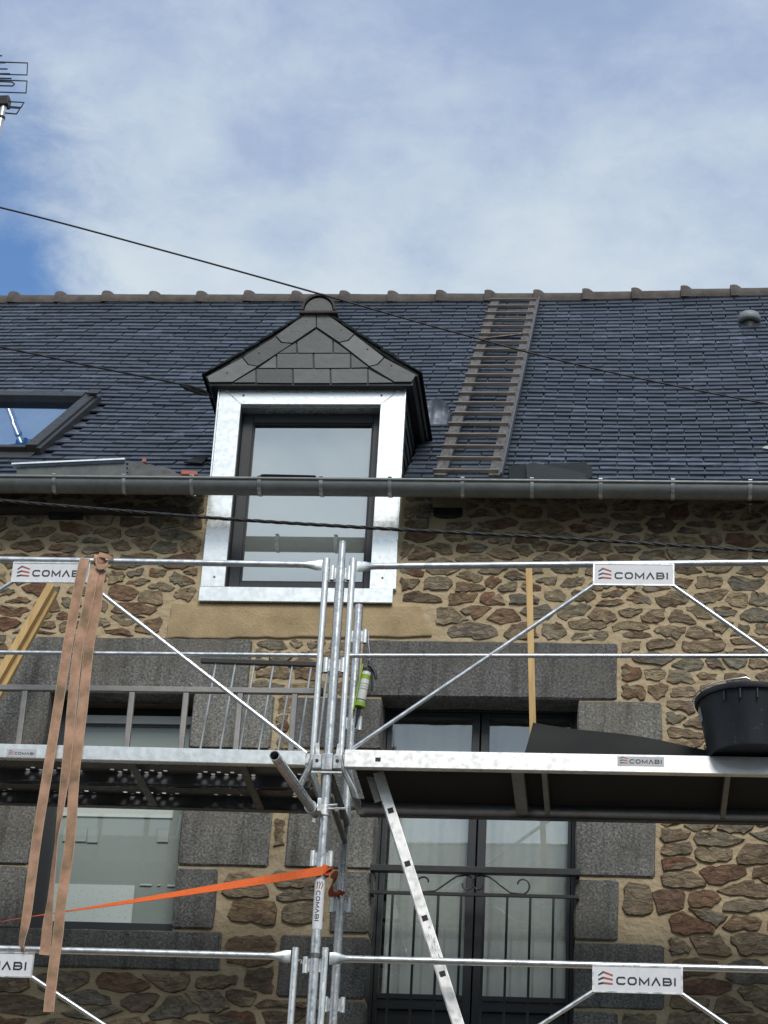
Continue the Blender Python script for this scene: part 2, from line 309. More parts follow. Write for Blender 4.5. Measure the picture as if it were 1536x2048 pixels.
# ------------------------------------------------------------------ mesh building
class MB:
    def __init__(s): s.v = []; s.f = []
    def add(s, pts, faces):
        o = len(s.v); s.v += [Vector(p) for p in pts]; s.f += [tuple(i+o for i in f) for f in faces]; return s
    def box(s, x0, x1, y0, y1, z0, z1):
        return s.add([(x, y, z) for z in (z0, z1) for y in (y0, y1) for x in (x0, x1)],
                     [(0, 2, 3, 1), (4, 5, 7, 6), (0, 1, 5, 4), (2, 6, 7, 3), (0, 4, 6, 2), (1, 3, 7, 5)])
    def obox(s, c, a, b, d):
        c, a, b, d = map(Vector, (c, a, b, d)); pts = [c+i*a+j*b+k*d for k in (-1, 1) for j in (-1, 1) for i in (-1, 1)]
        return s.add(pts, [(0, 2, 3, 1), (4, 5, 7, 6), (0, 1, 5, 4), (2, 6, 7, 3), (0, 4, 6, 2), (1, 3, 7, 5)])
    def beam(s, A, B, wdt, hgt, upv=(0, 0, 1)):
        A, B = Vector(A), Vector(B); d = (B-A); t = d.normalized(); sd_ = t.cross(Vector(upv)).normalized(); u = sd_.cross(t).normalized()
        return s.obox((A+B)/2, d/2, sd_*wdt/2, u*hgt/2)
    def tube(s, pts, r, n=10, caps=True, hollow=None):
        pts = [Vector(p) for p in pts]; rings = []; rs = r if isinstance(r, (list, tuple)) else [r]*len(pts)
        t0 = (pts[1]-pts[0]).normalized(); a = t0.orthogonal().normalized()
        for i, p in enumerate(pts):
            if i == 0: t = t0
            elif i == len(pts)-1: t = (pts[-1]-pts[-2]).normalized()
            else: t = ((pts[i+1]-p).normalized()+(p-pts[i-1]).normalized()).normalized()
            a = (a-t*a.dot(t)).normalized(); b = t.cross(a)
            rings.append([p+(a*math.cos(2*math.pi*k/n)+b*math.sin(2*math.pi*k/n))*rs[i] for k in range(n)])
        vs = [q for rg in rings for q in rg]; fs = []
        for i in range(len(rings)-1):
            for k in range(n): fs.append((i*n+k, i*n+(k+1) % n, (i+1)*n+(k+1) % n, (i+1)*n+k))
        if caps: fs += [tuple(range(n-1, -1, -1)), tuple((len(rings)-1)*n+k for k in range(n))]
        return s.add(vs, fs)
    def pipe(s, A, B, ro, ri, n=14):       # open hollow tube
        A, B = Vector(A), Vector(B); t = (B-A).normalized(); a = t.orthogonal().normalized(); b = t.cross(a)
        cs = [(a*math.cos(2*math.pi*k/n)+b*math.sin(2*math.pi*k/n)) for k in range(n)]
        vs = [A+c*ro for c in cs]+[B+c*ro for c in cs]+[B+c*ri for c in cs]+[A+c*ri for c in cs]; fs = []
        for j in range(4):
            for k in range(n): fs.append((j*n+k, j*n+(k+1) % n, ((j+1) % 4)*n+(k+1) % n, ((j+1) % 4)*n+k))
        return s.add(vs, fs)
    def prism(s, poly, ext):
        poly = [Vector(p) for p in poly]; ext = Vector(ext); n = len(poly)
        return s.add(poly+[p+ext for p in poly], [tuple(range(n-1, -1, -1)), tuple(range(n, 2*n))]+[(k, (k+1) % n, n+(k+1) % n, n+k) for k in range(n)])
    def lathe(s, prof, c, axis=(0, 0, 1), n=24, arc=2*math.pi):
        c = Vector(c); t = Vector(axis).normalized(); a = t.orthogonal().normalized(); b = t.cross(a); vs = []; fs = []
        for r, z in prof:
            for k in range(n): vs.append(c+t*z+(a*math.cos(arc*k/n)+b*math.sin(arc*k/n))*r)
        for i in range(len(prof)-1):
            for k in range(n): fs.append((i*n+k, i*n+(k+1) % n, (i+1)*n+(k+1) % n, (i+1)*n+k))
        return s.add(vs, fs)
    def ribbon(s, pts, wv, th):
        """a strap: centre points, half-width vectors, thickness"""
        pts = [Vector(p) for p in pts]; wv = [Vector(q) for q in wv]; n = len(pts); vs = []; fs = []
        for i in range(n):
            t = (pts[min(i+1, n-1)]-pts[max(i-1, 0)]).normalized(); nn = t.cross(wv[i]).normalized()*th/2
            vs += [pts[i]-wv[i]-nn, pts[i]+wv[i]-nn, pts[i]+wv[i]+nn, pts[i]-wv[i]+nn]
        for i in range(n-1):
            for k in range(4): fs.append((i*4+k, i*4+(k+1) % 4, i*4+4+(k+1) % 4, i*4+4+k))
        fs += [(3, 2, 1, 0), tuple(4*n-4+k for k in range(4))]
        return s.add(vs, fs)

ROOTLOC = {}
def empty(name, loc, label=None, cat=None, group=None):
    o = bpy.data.objects.new(name, None); COL.objects.link(o); o.location = loc; o.empty_display_size = 0.1
    ROOTLOC[o.name] = Vector(loc)
    if label: tag(o, label, cat, group)
    return o
def tag(o, label=None, cat=None, group=None, kind=None):
    if label: o['label'] = label
    if cat: o['category'] = cat
    if group: o['group'] = group
    if kind: o['kind'] = kind
    return o
def rootloc(p):
    q = Vector((0, 0, 0))
    while p is not None: q += p.location; p = p.parent
    return q
def finish(me, mat, smooth_=None):
    bm = bmesh.new(); bm.from_mesh(me); bmesh.ops.recalc_face_normals(bm, faces=bm.faces); bm.to_mesh(me); bm.free()
    if smooth_ is not None:
        me.shade_smooth(); me.set_sharp_from_angle(angle=R(smooth_))
    me.materials.append(M[mat] if isinstance(mat, str) else mat)
def obj(name, mb, mat, parent=None, smooth=None, origin=None, bevel=0.0, recalc=True):
    """ONE mesh object; origin = own origin in the world (default: the bottom centre, or the parent's place)"""
    if origin is None:
        if parent is None:
            xs = [p.x for p in mb.v]; ys = [p.y for p in mb.v]; zs = [p.z for p in mb.v]
            origin = Vector(((min(xs)+max(xs))/2, (min(ys)+max(ys))/2, min(zs)))
        else: origin = rootloc(parent)
    origin = Vector(origin)
    me = bpy.data.meshes.new(name); me.from_pydata([p-origin for p in mb.v], [], mb.f)
    finish(me, mat, smooth)
    o = bpy.data.objects.new(name, me); COL.objects.link(o)
    o.location = origin - (rootloc(parent) if parent else Vector((0, 0, 0)))
    o.parent = parent
    if bevel:
        md = o.modifiers.new('bevel', 'BEVEL'); md.width = bevel; md.segments = 2; md.limit_method = 'ANGLE'
    return o

# ------------------------------------------------------------------ lettering (flat print)
def stroke(mb, pts, wdt, O, U, V, nrm, closed=False):
    """flat mitred stroke through 2-D points, laid on the plane O + x U + y V, raised along nrm"""
    P = [Vector((p[0], p[1])) for p in pts]; n = len(P); ls = []; rs = []
    for i in range(n):
        a = P[i-1] if (i > 0 or closed) else None; c = P[(i+1) % n] if (i < n-1 or closed) else None
        d1 = (P[i]-a).normalized() if a is not None else None; d2 = (c-P[i]).normalized() if c is not None else None
        if d1 is None: d1 = d2
        if d2 is None: d2 = d1
        n1 = Vector((-d1.y, d1.x)); n2 = Vector((-d2.y, d2.x)); m = (n1+n2).normalized(); k = wdt/2/max(0.45, m.dot(n1))
        ls.append(P[i]+m*k); rs.append(P[i]-m*k)
    q = lambda p: O+U*p.x+V*p.y+nrm
    vs = [q(p) for p in ls]+[q(p) for p in rs]; m = n if closed else n-1
    mb.add(vs, [(i, (i+1) % n, n+(i+1) % n, n+i) for i in range(m)])
def lettering(O, U, V, nrm, h):
    """wordmark of wide squared capitals, cap height h; returns (mesh, width)"""
    mb = MB(); x = 0.0; t = 0.2*h; c = 0.2*h; a, b = t/2, h-t/2
    wd = 1.12*h; l, r = t/2, wd-t/2
    def put(pts, closed=False): stroke(mb, [(x+p[0], p[1]) for p in pts], t, O, U, V, nrm, closed)
    put([(r, b-0.16*h), (r, b-c*0.5), (r-c*0.5, b), (l+c, b), (l, b-c), (l, a+c), (l+c, a), (r-c*0.5, a), (r, a+c*0.5), (r, a+0.16*h)]); x += wd+0.26*h
    put([(l+c, a), (r-c, a), (r, a+c), (r, b-c), (r-c, b), (l+c, b), (l, b-c), (l, a+c)], True); x += wd+0.26*h
    wm = 1.28*h; put([(t/2, 0), (t/2, h*0.86), (wm/2, h*0.22), (wm-t/2, h*0.86), (wm-t/2, 0)]); x += wm+0.22*h
    wa = 1.15*h; put([(t*0.4, 0), (wa/2, h*0.9), (wa-t*0.4, 0)]); x += wa+0.24*h
    put([(l, a), (r-c, a), (r, a+c*0.9), (r, h/2-c*0.35), (r-c*0.5, h/2), (r-c*0.3, h/2+c*0.4), (r-c*0.3, b-c*0.8), (r-c, b), (l, b)], True)
    put([(t, h/2), (r-c*0.5-t/2, h/2)]); x += wd+0.26*h
    put([(t/2, 0), (t/2, h)]); x += t
    return mb, x
def emblem(O, U, V, nrm, h):
    """three stacked bent bars, dark left flank and red right flank"""
    dk = MB(); rd = MB(); wd = 1.22*h
    for i in range(3):
        y = 0.10*h+i*0.36*h; lift = (0.02, 0.11, 0.24)[i]*h; th = 0.17*h; ax = 0.34*wd
        q = lambda px, py: O+U*px+V*py+nrm
        dk.add([q(0, y-th*.35), q(ax, y+lift), q(ax, y+lift+th), q(0, y+th*.45)], [(0, 1, 2, 3)])
        rd.add([q(ax, y+lift), q(wd, y-th*.2), q(wd, y+th*.6), q(ax, y+lift+th)], [(0, 1, 2, 3)])
    return dk, rd, wd
def wordmark(parent, O, U, V, nrm, h, ink='ink'):
    """emblem + word starting at O (bottom left), cap height h, as parts of `parent`"""
    dk, rd, wd = emblem(O, U, V, nrm, h*1.45)
    for v in (dk, rd):
        for p in v.v: p -= V*h*0.12
    obj('emblem', dk, ink, parent); obj('emblem', rd, 'ink_red', parent)
    mb, x = lettering(O+U*(wd+0.42*h), U, V, nrm, h); obj('lettering', mb, ink, parent)
    return wd+0.42*h+x
XA, YA, ZA = Vector((1, 0, 0)), Vector((0, 1, 0)), Vector((0, 0, 1))

# ================================================================== setting
def sheet(name, x0, x1, y0, y1, z, mat):
    mb = MB().add([(x0, y0, z), (x1, y0, z), (x1, y1, z), (x0, y1, z)], [(0, 1, 2, 3)])
    o = obj(name, mb, mat, origin=(0, 0, z)); tag(o, kind='structure'); return o
sheet('ground', -400, 400, -400, 400, 0.0, simple('ground', (0.10, 0.105, 0.085), 0.95, 0, 0.3, 0.4))
sheet('road', -60, 60, -13.6, -1.9, 0.004, 'asphalt')
pv = obj('pavement', MB().box(-60, 60, -1.9, -0.02, -0.2, 0.13), simple('paving', (0.13, 0.127, 0.12), 0.9, 0, 0.15, 3, 0.2), origin=(0, -1, 0)); tag(pv, kind='structure')
pv = obj('pavement', MB().box(-60, 60, -15.0, -13.6, -0.2, 0.13), pv.data.materials[0], origin=(0, -14, 0)); tag(pv, kind='structure')

# ------------------------------------------------------------------ planes of the house
wx = lambda px, py: onY(px, py, 0).x
wz = lambda px, py: onY(px, py, 0).z
house = empty('stone_house', (0, 0, 0), 'rubble stone house with slate roof, dormer and granite window surrounds behind the scaffold', 'house')

GY = -0.335
gA, gB = onY(0, 953.5, GY), onY(1536, 967, GY)
def gz(x): return gA.z+(gB.z-gA.z)*(x-gA.x)/(gB.x-gA.x)
G0 = gz(-1.4)
ALPHA = R(41.6); RU = Vector((0, math.cos(ALPHA), math.sin(ALPHA))); RN = Vector((0, -math.sin(ALPHA), math.cos(ALPHA)))
RP0 = Vector((0, -0.20, G0+0.015))
LR = (onP(768, 603, RP0, RN)-RP0).dot(RU)
def sst(a, b, x):
    t = min(1, max(0, (x-a)/(b-a))); return t*t*(3-2*t)
XS0, XS1 = None, None
def onR(px, py, h=0.0):
    g = 0.0
    for _ in range(6 if XS0 is not None else 1):
        p = onP(px, py, RP0+RN*(h+g), RN); t_r = (p-RP0).dot(RU); g = sag(p.x, t_r) if XS0 is not None else 0.0
    return p.x, t_r
_a, _b = onR(1000, 603)[0], onR(1750, 603)[0]; XS0, XS1 = _a, _b
def sag(x, t): return 0.055*sst(XS0, XS1, x)*max(0, t/LR)-(0.072+0.010*math.sin(x*1.9+0.6))*math.sin(math.pi*min(1, max(0, t/LR)))
def RP(x, t, h=0.0): return Vector((x, RP0.y, RP0.z))+RU*t+RN*(h+sag(x, t))
def roofY(z): return RP0.y+(z-RP0.z)/math.tan(ALPHA)
print('eave', G0, 'LR', LR, 'ridge', RP(0, LR))

# openings in the front wall
FX0, FX1 = wx(745, 1700), wx(1153.5, 1700)
FZ1, FZ0 = wz(950, 1394), wz(940, 2048)-0.55
LX0, LX1 = wx(70, 1612), wx(366, 1640)
LZ1, LZ0 = wz(250, 1380), wz(230, 1863)
DXL, DXR = wx(483, 814), wx(762, 814)              # inner edges of the zinc surround
DX0, DX1 = wx(442, 778), wx(811, 778)              # outer edges
DZS = wz(590, 1179); DZSB = wz(590, 1209)          # sill strip
DZT, DZTI = wz(625, 776), wz(625, 813.5)
WT = RP0.z+0.115                                    # wall top
WX0, WX1 = -6.2, 3.4
def slab(mb, xr, zr, y0, y1, holes):
    xs = sorted({xr[0], xr[1], *[v for h in holes for v in h[:2]]}); zs = sorted({zr[0], zr[1], *[min(v, zr[1]) for h in holes for v in h[2:]]})
    nx, nz = len(xs), len(zs); vid = {}
    def V(i, j, k):
        if (i, j, k) not in vid: vid[(i, j, k)] = len(mb.v); mb.v.append(Vector((xs[i], (y0, y1)[k], zs[j])))
        return vid[(i, j, k)]
    def solid(i, j):
        if i < 0 or j < 0 or i >= nx-1 or j >= nz-1: return False
        cx_, cz_ = (xs[i]+xs[i+1])/2, (zs[j]+zs[j+1])/2
        return not any(h[0] < cx_ < h[1] and h[2] < cz_ < h[3] for h in holes)
    for i in range(nx-1):
        for j in range(nz-1):
            if not solid(i, j): continue
            mb.f += [(V(i, j, 0), V(i+1, j, 0), V(i+1, j+1, 0), V(i, j+1, 0)), (V(i, j, 1), V(i, j+1, 1), V(i+1, j+1, 1), V(i+1, j, 1))]
            if not solid(i-1, j): mb.f.append((V(i, j, 0), V(i, j+1, 0), V(i, j+1, 1), V(i, j, 1)))
            if not solid(i+1, j): mb.f.append((V(i+1, j, 0), V(i+1, j, 1), V(i+1, j+1, 1), V(i+1, j+1, 0)))
            if not solid(i, j-1): mb.f.append((V(i, j, 0), V(i, j, 1), V(i+1, j, 1), V(i+1, j, 0)))
            if not solid(i, j+1): mb.f.append((V(i, j+1, 0), V(i+1, j+1, 0), V(i+1, j+1, 1), V(i, j+1, 1)))
    return mb
holes = [(FX0, FX1, FZ0, FZ1), (LX0, LX1, LZ0, LZ1), (DXL-0.006, DXR+0.006, DZS-0.02, 99)]
wall = obj('wall', slab(MB(), (WX0, WX1), (0.0, WT), 0.0, 0.5, holes), 'mortar', house)
HD = 2*(RP(0, LR).y+0.0)                             # depth of the house
body = MB().box(WX0, WX0+0.4, 0.5, HD, 0, WT); obj('side_wall', body, 'mortar', house)
obj('side_wall', MB().box(WX1-0.4, WX1, 0.5, HD, 0, WT), 'mortar', house)
obj('back_wall', MB().box(WX0+0.4, WX1-0.4, HD-0.4, HD, 0, WT), 'mortar', house)

# ------------------------------------------------------------------ stones
def piece(poly, front, back, rough=0.006, inner=0.86, bulge=0.006, n=None):
    """one proud stone from a convex x-z polygon: outline buried in the bed, domed uneven face"""
    P = [Vector(p) for p in poly]; c = sum(P, Vector((0, 0)))/len(P)
    mb = MB(); k = len(P)
    a = [(p.x, back, p.y) for p in P]
    q = [c+(p-c)*inner for p in P]
    b = [(p.x, front-random.uniform(0, rough), p.y) for p in q]
    mb.add(a+b+[(c.x, front-bulge, c.y)], [(i, (i+1) % k, k+(i+1) % k, k+i) for i in range(k)]+[(k+i, k+(i+1) % k, 2*k) for i in range(k)])
    return mb
def px_rect(x0, y0, x1, y1):
    """pixel box -> world x-z rectangle on the wall"""
    xm, ym = (x0+x1)/2, (y0+y1)/2
    return wx(x0, ym), wx(x1, ym), wz(xm, y1), wz(xm, y0)
def block_poly(x0, x1, z0, z1, r=0.014):
    pts = []; nx = max(2, int((x1-x0)/0.10)); nz = max(2, int((z1-z0)/0.09))
    for i in range(1, nx): pts.append((x0+(x1-x0)*i/nx, z0))
    pts += [(x1-r, z0), (x1, z0+r)]
    for i in range(1, nz): pts.append((x1, z0+(z1-z0)*i/nz))
    pts += [(x1, z1-r), (x1-r, z1)]
    for i in range(1, nx): pts.append((x1-(x1-x0)*i/nx, z1))
    pts += [(x0+r, z1), (x0, z1-r)]
    for i in range(1, nz): pts.append((x0, z1-(z1-z0)*i/nz))
    pts += [(x0, z0+r), (x0+r, z0)]
    return [(p[0]+random.uniform(-.0035, .0035), p[1]+random.uniform(-.0035, .0035)) for p in pts]
def block(x0, x1, z0, z1, depth=0.19):
    """a dressed granite block with arrises, its reveal face showing in the opening"""
    P = block_poly(x0, x1, z0, z1); k = len(P); mb = MB(); c = Vector(((x0+x1)/2, (z0+z1)/2))
    ins = 0.008
    def inset(p): return (min(max(p[0], x0+ins), x1-ins), min(max(p[1], z0+ins), z1-ins))
    a = [(p[0], depth, p[1]) for p in P]; b = [(p[0], -0.004, p[1]) for p in P]
    f = [(inset(p)[0], -0.014+random.uniform(-.0015, .0015), inset(p)[1]) for p in P]
    mb.add(a+b+f+[(c.x, -0.015, c.y)], [(i, (i+1) % k, k+(i+1) % k, k+i) for i in range(k)]+[(k+i, k+(i+1) % k, 2*k+(i+1) % k, 2*k+i) for i in range(k)]+[(2*k+i, 2*k+(i+1) % k, 3*k) for i in range(k)])
    return mb
obstacles = [(FX0, FX1, FZ0, FZ1), (LX0, LX1, LZ0, LZ1), (wx(330, 1245), wx(864, 1245), wz(600, 1276), DZSB), (DX0-0.015, DX1+0.015, DZSB, 99)]
EPS = 0.004
def granite_block(x0, x1, z0, z1, name='granite_block'):
    obstacles.append((x0, x1, z0, z1))
    cx_, cz_ = (x0+x1)/2, (z0+z1)/2
    obj(name, block(x0+0.005, x1-0.005, z0+0.004, z1-0.004), 'granite', wall, smooth=35, origin=(cx_, 0, cz_))
def gpx(x0, y0, x1, y1, sx0=None, sx1=None, sz0=None, sz1=None, name='granite_block'):
    a, b, c, d = px_rect(x0, y0, x1, y1)
    a = a if sx0 is None else sx0; b = b if sx1 is None else sx1; c = c if sz0 is None else sz0; d = d if sz1 is None else sz1
    granite_block(a, b, c, d, name)
INL = 0.012   # blocks stand a hair inside the opening so that their reveals show
gpx(17, 1275, 503, 1380, sz0=LZ1-INL, name='lintel')
gpx(722, 1283, 1236, 1394, sz0=FZ1-INL, name='lintel')
zj = lambda px, py: wz(px, py)
# left window jambs, top to bottom
gpx(-60, 1384, 100, 1500, sx1=LX0+INL, sz1=LZ1-INL-0.002)
gpx(395, 1384, 547, 1500, sx0=LX1-INL, sz1=LZ1-INL-0.002)
gpx(-90, 1500, 60, 1609, sx1=LX0+INL)
gpx(385, 1500, 470, 1614, sx0=LX1-INL)
gpx(-60, 1609, 71, 1730, sx1=LX0+INL)
gpx(365, 1616, 543, 1734, sx0=LX1-INL)
gpx(-120, 1731, 51, 1857, sx1=LX0+INL)
gpx(361, 1736, 434, 1860, sx0=LX1-INL)
a, b, c, d = px_rect(-60, 1863, 444, 1938); granite_block(a, b, c, LZ0+INL, 'sill')
# french door jambs
gpx(583, 1398, 766, 1500, sx1=FX0+INL, sz1=FZ1-INL-0.002)
gpx(1158, 1398, 1326, 1512, sx0=FX1-INL, sz1=FZ1-INL-0.002)
gpx(640, 1502, 760, 1620, sx1=FX0+INL)
gpx(1156, 1513, 1240, 1633, sx0=FX1-INL)
gpx(572, 1622, 757, 1739, sx1=FX0+INL)
gpx(1154, 1635, 1313, 1756, sx0=FX1-INL)
gpx(660, 1742, 741, 1869, sx1=FX0+INL)
gpx(1154, 1758, 1239, 1883, sx0=FX1-INL)
gpx(555, 1871, 739, 1998, sx1=FX0+INL)
gpx(1154, 1886, 1331, 2020, sx0=FX1-INL)
gpx(660, 2001, 734, 2130, sx1=FX0+INL)
gpx(1154, 2023, 1237, 2150, sx0=FX1-INL)
# two dark openings under the eaves (rafter pockets) and the odd flat brick
obj('rafter_end', MB().box(*px_rect(102, 1002, 168, 1040)[:2], -0.05, 0.1, px_rect(102, 1002, 168, 1040)[2], G0-0.078), 'black_plastic', house)
a, b, c, d = px_rect(868, 1000, 926, 1038)
pts = [(a+(b-a)*u, c+(G0-0.03-c)*v_) for u, v_ in ((0.28, 0.03), (0.5, 0), (0.72, 0.04), (0.93, 0.22), (1, 0.5), (1, 1), (0, 1), (0, 0.4), (0.08, 0.18))]
obj('rafter_end', MB().prism([(p[0], 0.1, p[1]) for p in pts], (0, -0.15, 0)), 'black_plastic', house)
obstacles += [px_rect(102, 1002, 168, 1040), (a, b, c, WT)]

# rubble: seeds in loose courses -> anisotropic cells -> inset, rounded, roughened pieces
SXa, SXb = wx(-170, 1500), wx(1700, 1500); SZa, SZb = wz(768, 2150), WT-0.02
AN = 0.42
ZD = wz(768, 1620)
seeds = []
z = SZa
while z < SZb:
    k = sst(ZD-0.25, ZD+0.35, z); rh = (0.125*(1-k)+0.090*k)*random.uniform(0.72, 1.28); base = 0.30*(1-k)+0.19*k
    x = SXa-random.uniform(0, 0.2)
    while x < SXb:
        wd = base*random.choice((0.42, 0.55, 0.7, 0.85, 1.05, 1.3, 1.6))*random.uniform(0.85, 1.15)
        if random.random() < 0.16 and wd > 0.7*base:      # two thin stones on top of each other
            seeds += [(x+wd/2+random.uniform(-.03, .03), z+rh*0.24), (x+wd/2+random.uniform(-.03, .03), z+rh*0.76)]
        else:
            seeds.append((x+wd/2, z+rh*0.5+random.uniform(-.24, .24)*rh))
        x += wd
    z += rh
seeds += [(random.uniform(SXa, SXb), random.uniform(SZa, SZb)) for _ in range(int(len(seeds)*0.14))]
seeds = [(x+0.03*mnoise.noise((x*1.3, z*2, 1)), z+0.055*mnoise.noise((x*0.8, z*0.9, 5.0))) for x, z in seeds]
seeds += [(random.uniform(SXa, SXb), random.uniform(SZa, SZb)) for _ in range(int(len(seeds)*0.10))]
flt = []
for q in seeds:                                       # no seeds inside granite or openings, none on top of each other
    if any(o[0]-0.01 < q[0] < o[1]+0.01 and o[2]-0.008 < q[1] < o[3]+0.008 for o in obstacles): continue
    dm = 0.062-0.020*sst(ZD-0.25, ZD+0.35, q[1])
    if any(math.hypot((q[0]-u[0])*0.5, q[1]-u[1]) < dm for u in flt): continue
    flt.append(q)
seeds = flt
sp_ = np.array(seeds)
def clip(poly, n, d):
    """keep p.n <= d"""
    res = []
    for i in range(len(poly)):
        a, b = poly[i], poly[(i+1) % len(poly)]; da, db = a.dot(n)-d, b.dot(n)-d
        if da <= 0: res.append(a)
        if (da < 0 < db) or (db < 0 < da): res.append(a+(b-a)*(da/(da-db)))
    return res
stones = []
for i, (sx_, sz_) in enumerate(seeds):
    if any(o[0]-0.012 < sx_ < o[1]+0.012 and o[2]-0.012 < sz_ < o[3]+0.012 for o in obstacles): continue
    k = sst(ZD-0.25, ZD+0.35, sz_)
    hw, hv = (0.27, 0.095) if k < 0.5 else (0.19, 0.068)
    hw *= random.uniform(0.8, 1.1); poly = [Vector((sx_-hw, sz_-hv)), Vector((sx_+hw, sz_-hv)), Vector((sx_+hw, sz_+hv)), Vector((sx_-hw, sz_+hv))]
    dd = np.abs(sp_-np.array((sx_, sz_))); near = np.nonzero((dd[:, 0] < 0.85) & (dd[:, 1] < 0.45))[0]
    mort = random.uniform(0.0, 0.006)*(1-k)+random.uniform(0.001, 0.010)*k
    if k > 0.5 and random.random() < 0.10: mort += 0.008
    for j in near:
        if j == i: continue
        qx, qz = seeds[j]; nx, nz = AN*AN*(qx-sx_), (qz-sz_); ln = math.hypot(nx, nz)
        if ln < 1e-6: continue
        n = Vector((nx/ln, nz/ln)); m = Vector(((qx+sx_)/2, (qz+sz_)/2)); poly = clip(poly, n, m.dot(n)-mort)
        if len(poly) < 3: break
    if len(poly) < 3: continue
    for o in obstacles:                                     # keep clear of granite and openings
        if o[0]-0.4 < sx_ < o[1]+0.4 and o[2]-0.3 < sz_ < o[3]+0.3:
            c = [(o[0]-0.014-sx_, Vector((1, 0)), o[0]-0.014), (sx_-o[1]-0.014, Vector((-1, 0)), -o[1]-0.014), (o[2]-0.014-sz_, Vector((0, 1)), o[2]-0.014), (sz_-o[3]-0.014, Vector((0, -1)), -o[3]-0.014)]
            best = max(c, key=lambda q: q[0])
            if best[0] > 0: poly = clip(poly, best[1], best[2])
            if len(poly) < 3: break
    if len(poly) < 3: continue
    poly = clip(poly, Vector((0, 1)), WT-0.01)
    if len(poly) < 3: continue
    xs = [p.x for p in poly]; zs = [p.y for p in poly]
    if max(xs)-min(xs) < 0.035 or max(zs)-min(zs) < 0.022: continue
    # round the corners, resample to 16 points, roughen
    ch = []
    for q in range(len(poly)):
        a_, b_ = poly[q], poly[(q+1) % len(poly)]; ch += [a_.lerp(b_, 0.10), a_.lerp(b_, 0.90)]
    poly = ch; c_ = sum(poly, Vector((0, 0)))/len(poly); ro_ = random.uniform(-.10, .10)
    poly = [c_+Vector(((p.x-c_.x)*math.cos(ro_)-(p.y-c_.y)*math.sin(ro_), (p.x-c_.x)*math.sin(ro_)+(p.y-c_.y)*math.cos(ro_)))*random.uniform(0.95, 1.0) for p in poly]
    per = [(poly[(q+1) % len(poly)]-poly[q]).length for q in range(len(poly))]; tot = sum(per); K = 16; pts = []
    for q in range(K):
        s_ = (q+random.uniform(-.3, .3))/K*tot % tot; e_ = 0
        while s_ > per[e_]: s_ -= per[e_]; e_ = (e_+1) % len(per)
        pts.append(poly[e_]+(poly[(e_+1) % len(poly)]-poly[e_])*(s_/per[e_]))
    amp = min(0.011, 0.11*(max(zs)-min(zs)))
    pts = [p+Vector((random.uniform(-1, 1)*amp, random.uniform(-1, 1)*amp)) for p in pts]
    stones.append((pts, tot, k))
print('stones', len(stones))
cam_inv = cam.matrix_world.inverted()
def vis(p, m=20):
    q = cam_inv @ Vector(p); 
    if q.z >= 0: return False
    x, y = CX+FPX*q.x/-q.z, CY-FPX*q.y/-q.z; return -m < x < 1536+m and -m < y < 2048+m
order = sorted(range(len(stones)), key=lambda i: -stones[i][1]*(1.0 if vis((sum((p.x for p in stones[i][0]))/16, 0, sum((p.y for p in stones[i][0]))/16)) else 0.001))
rest = MB()
for n_, i in enumerate(order):
    pts, tot, k = stones[i]; f = -random.uniform(0.0, 0.006)-(1-k)*0.005
    mb = piece(pts, f, 0.012, 0.010, random.uniform(0.86, 0.94), random.uniform(-0.002, 0.012))
    if n_ < 300:
        c = sum(pts, Vector((0, 0)))/len(pts); obj('stone', mb, 'rubble', wall, smooth=38, origin=(c.x, 0, c.y))
    else: rest.add(mb.v, mb.f)
tag(obj('stones', rest, 'rubble', wall, smooth=38), kind='stuff')
# rendered beam under the dormer
P = [(345, 1209), (842, 1210), (864, 1273), (330, 1277)]
P3 = [onY(p[0], p[1], -0.012) for p in P]
P3[0].z = P3[1].z = DZSB-0.003
rg = [P3[0], P3[1]]
for a_, b_, n__ in ((P3[1], P3[2], 5), (P3[2], P3[3], 26), (P3[3], P3[0], 5)):
    for k in range(1, n__+1):
        p = a_.lerp(b_, k/n__); rg.append(p if k == n__ and b_ is P3[0] else p+Vector((random.uniform(-.006, .006), 0, random.uniform(-.006, .006))))
P3 = rg[:-1]
sb = MB().prism([(p.x, 0.06, p.z) for p in reversed(P3)], (0, -0.075, 0)); obj('rendered_sill_beam', sb, 'render', wall, bevel=0.008)
# a hook in the wall under the gutter
hk = onY(1500, 1016, -0.03)
obj('wall_hook', MB().tube([(hk.x, 0.03, hk.z-0.02), (hk.x, -0.05, hk.z-0.005), (hk.x, -0.075, hk.z+0.012)], [0.009, 0.009, 0.013], 8), 'galv', house, smooth=40)

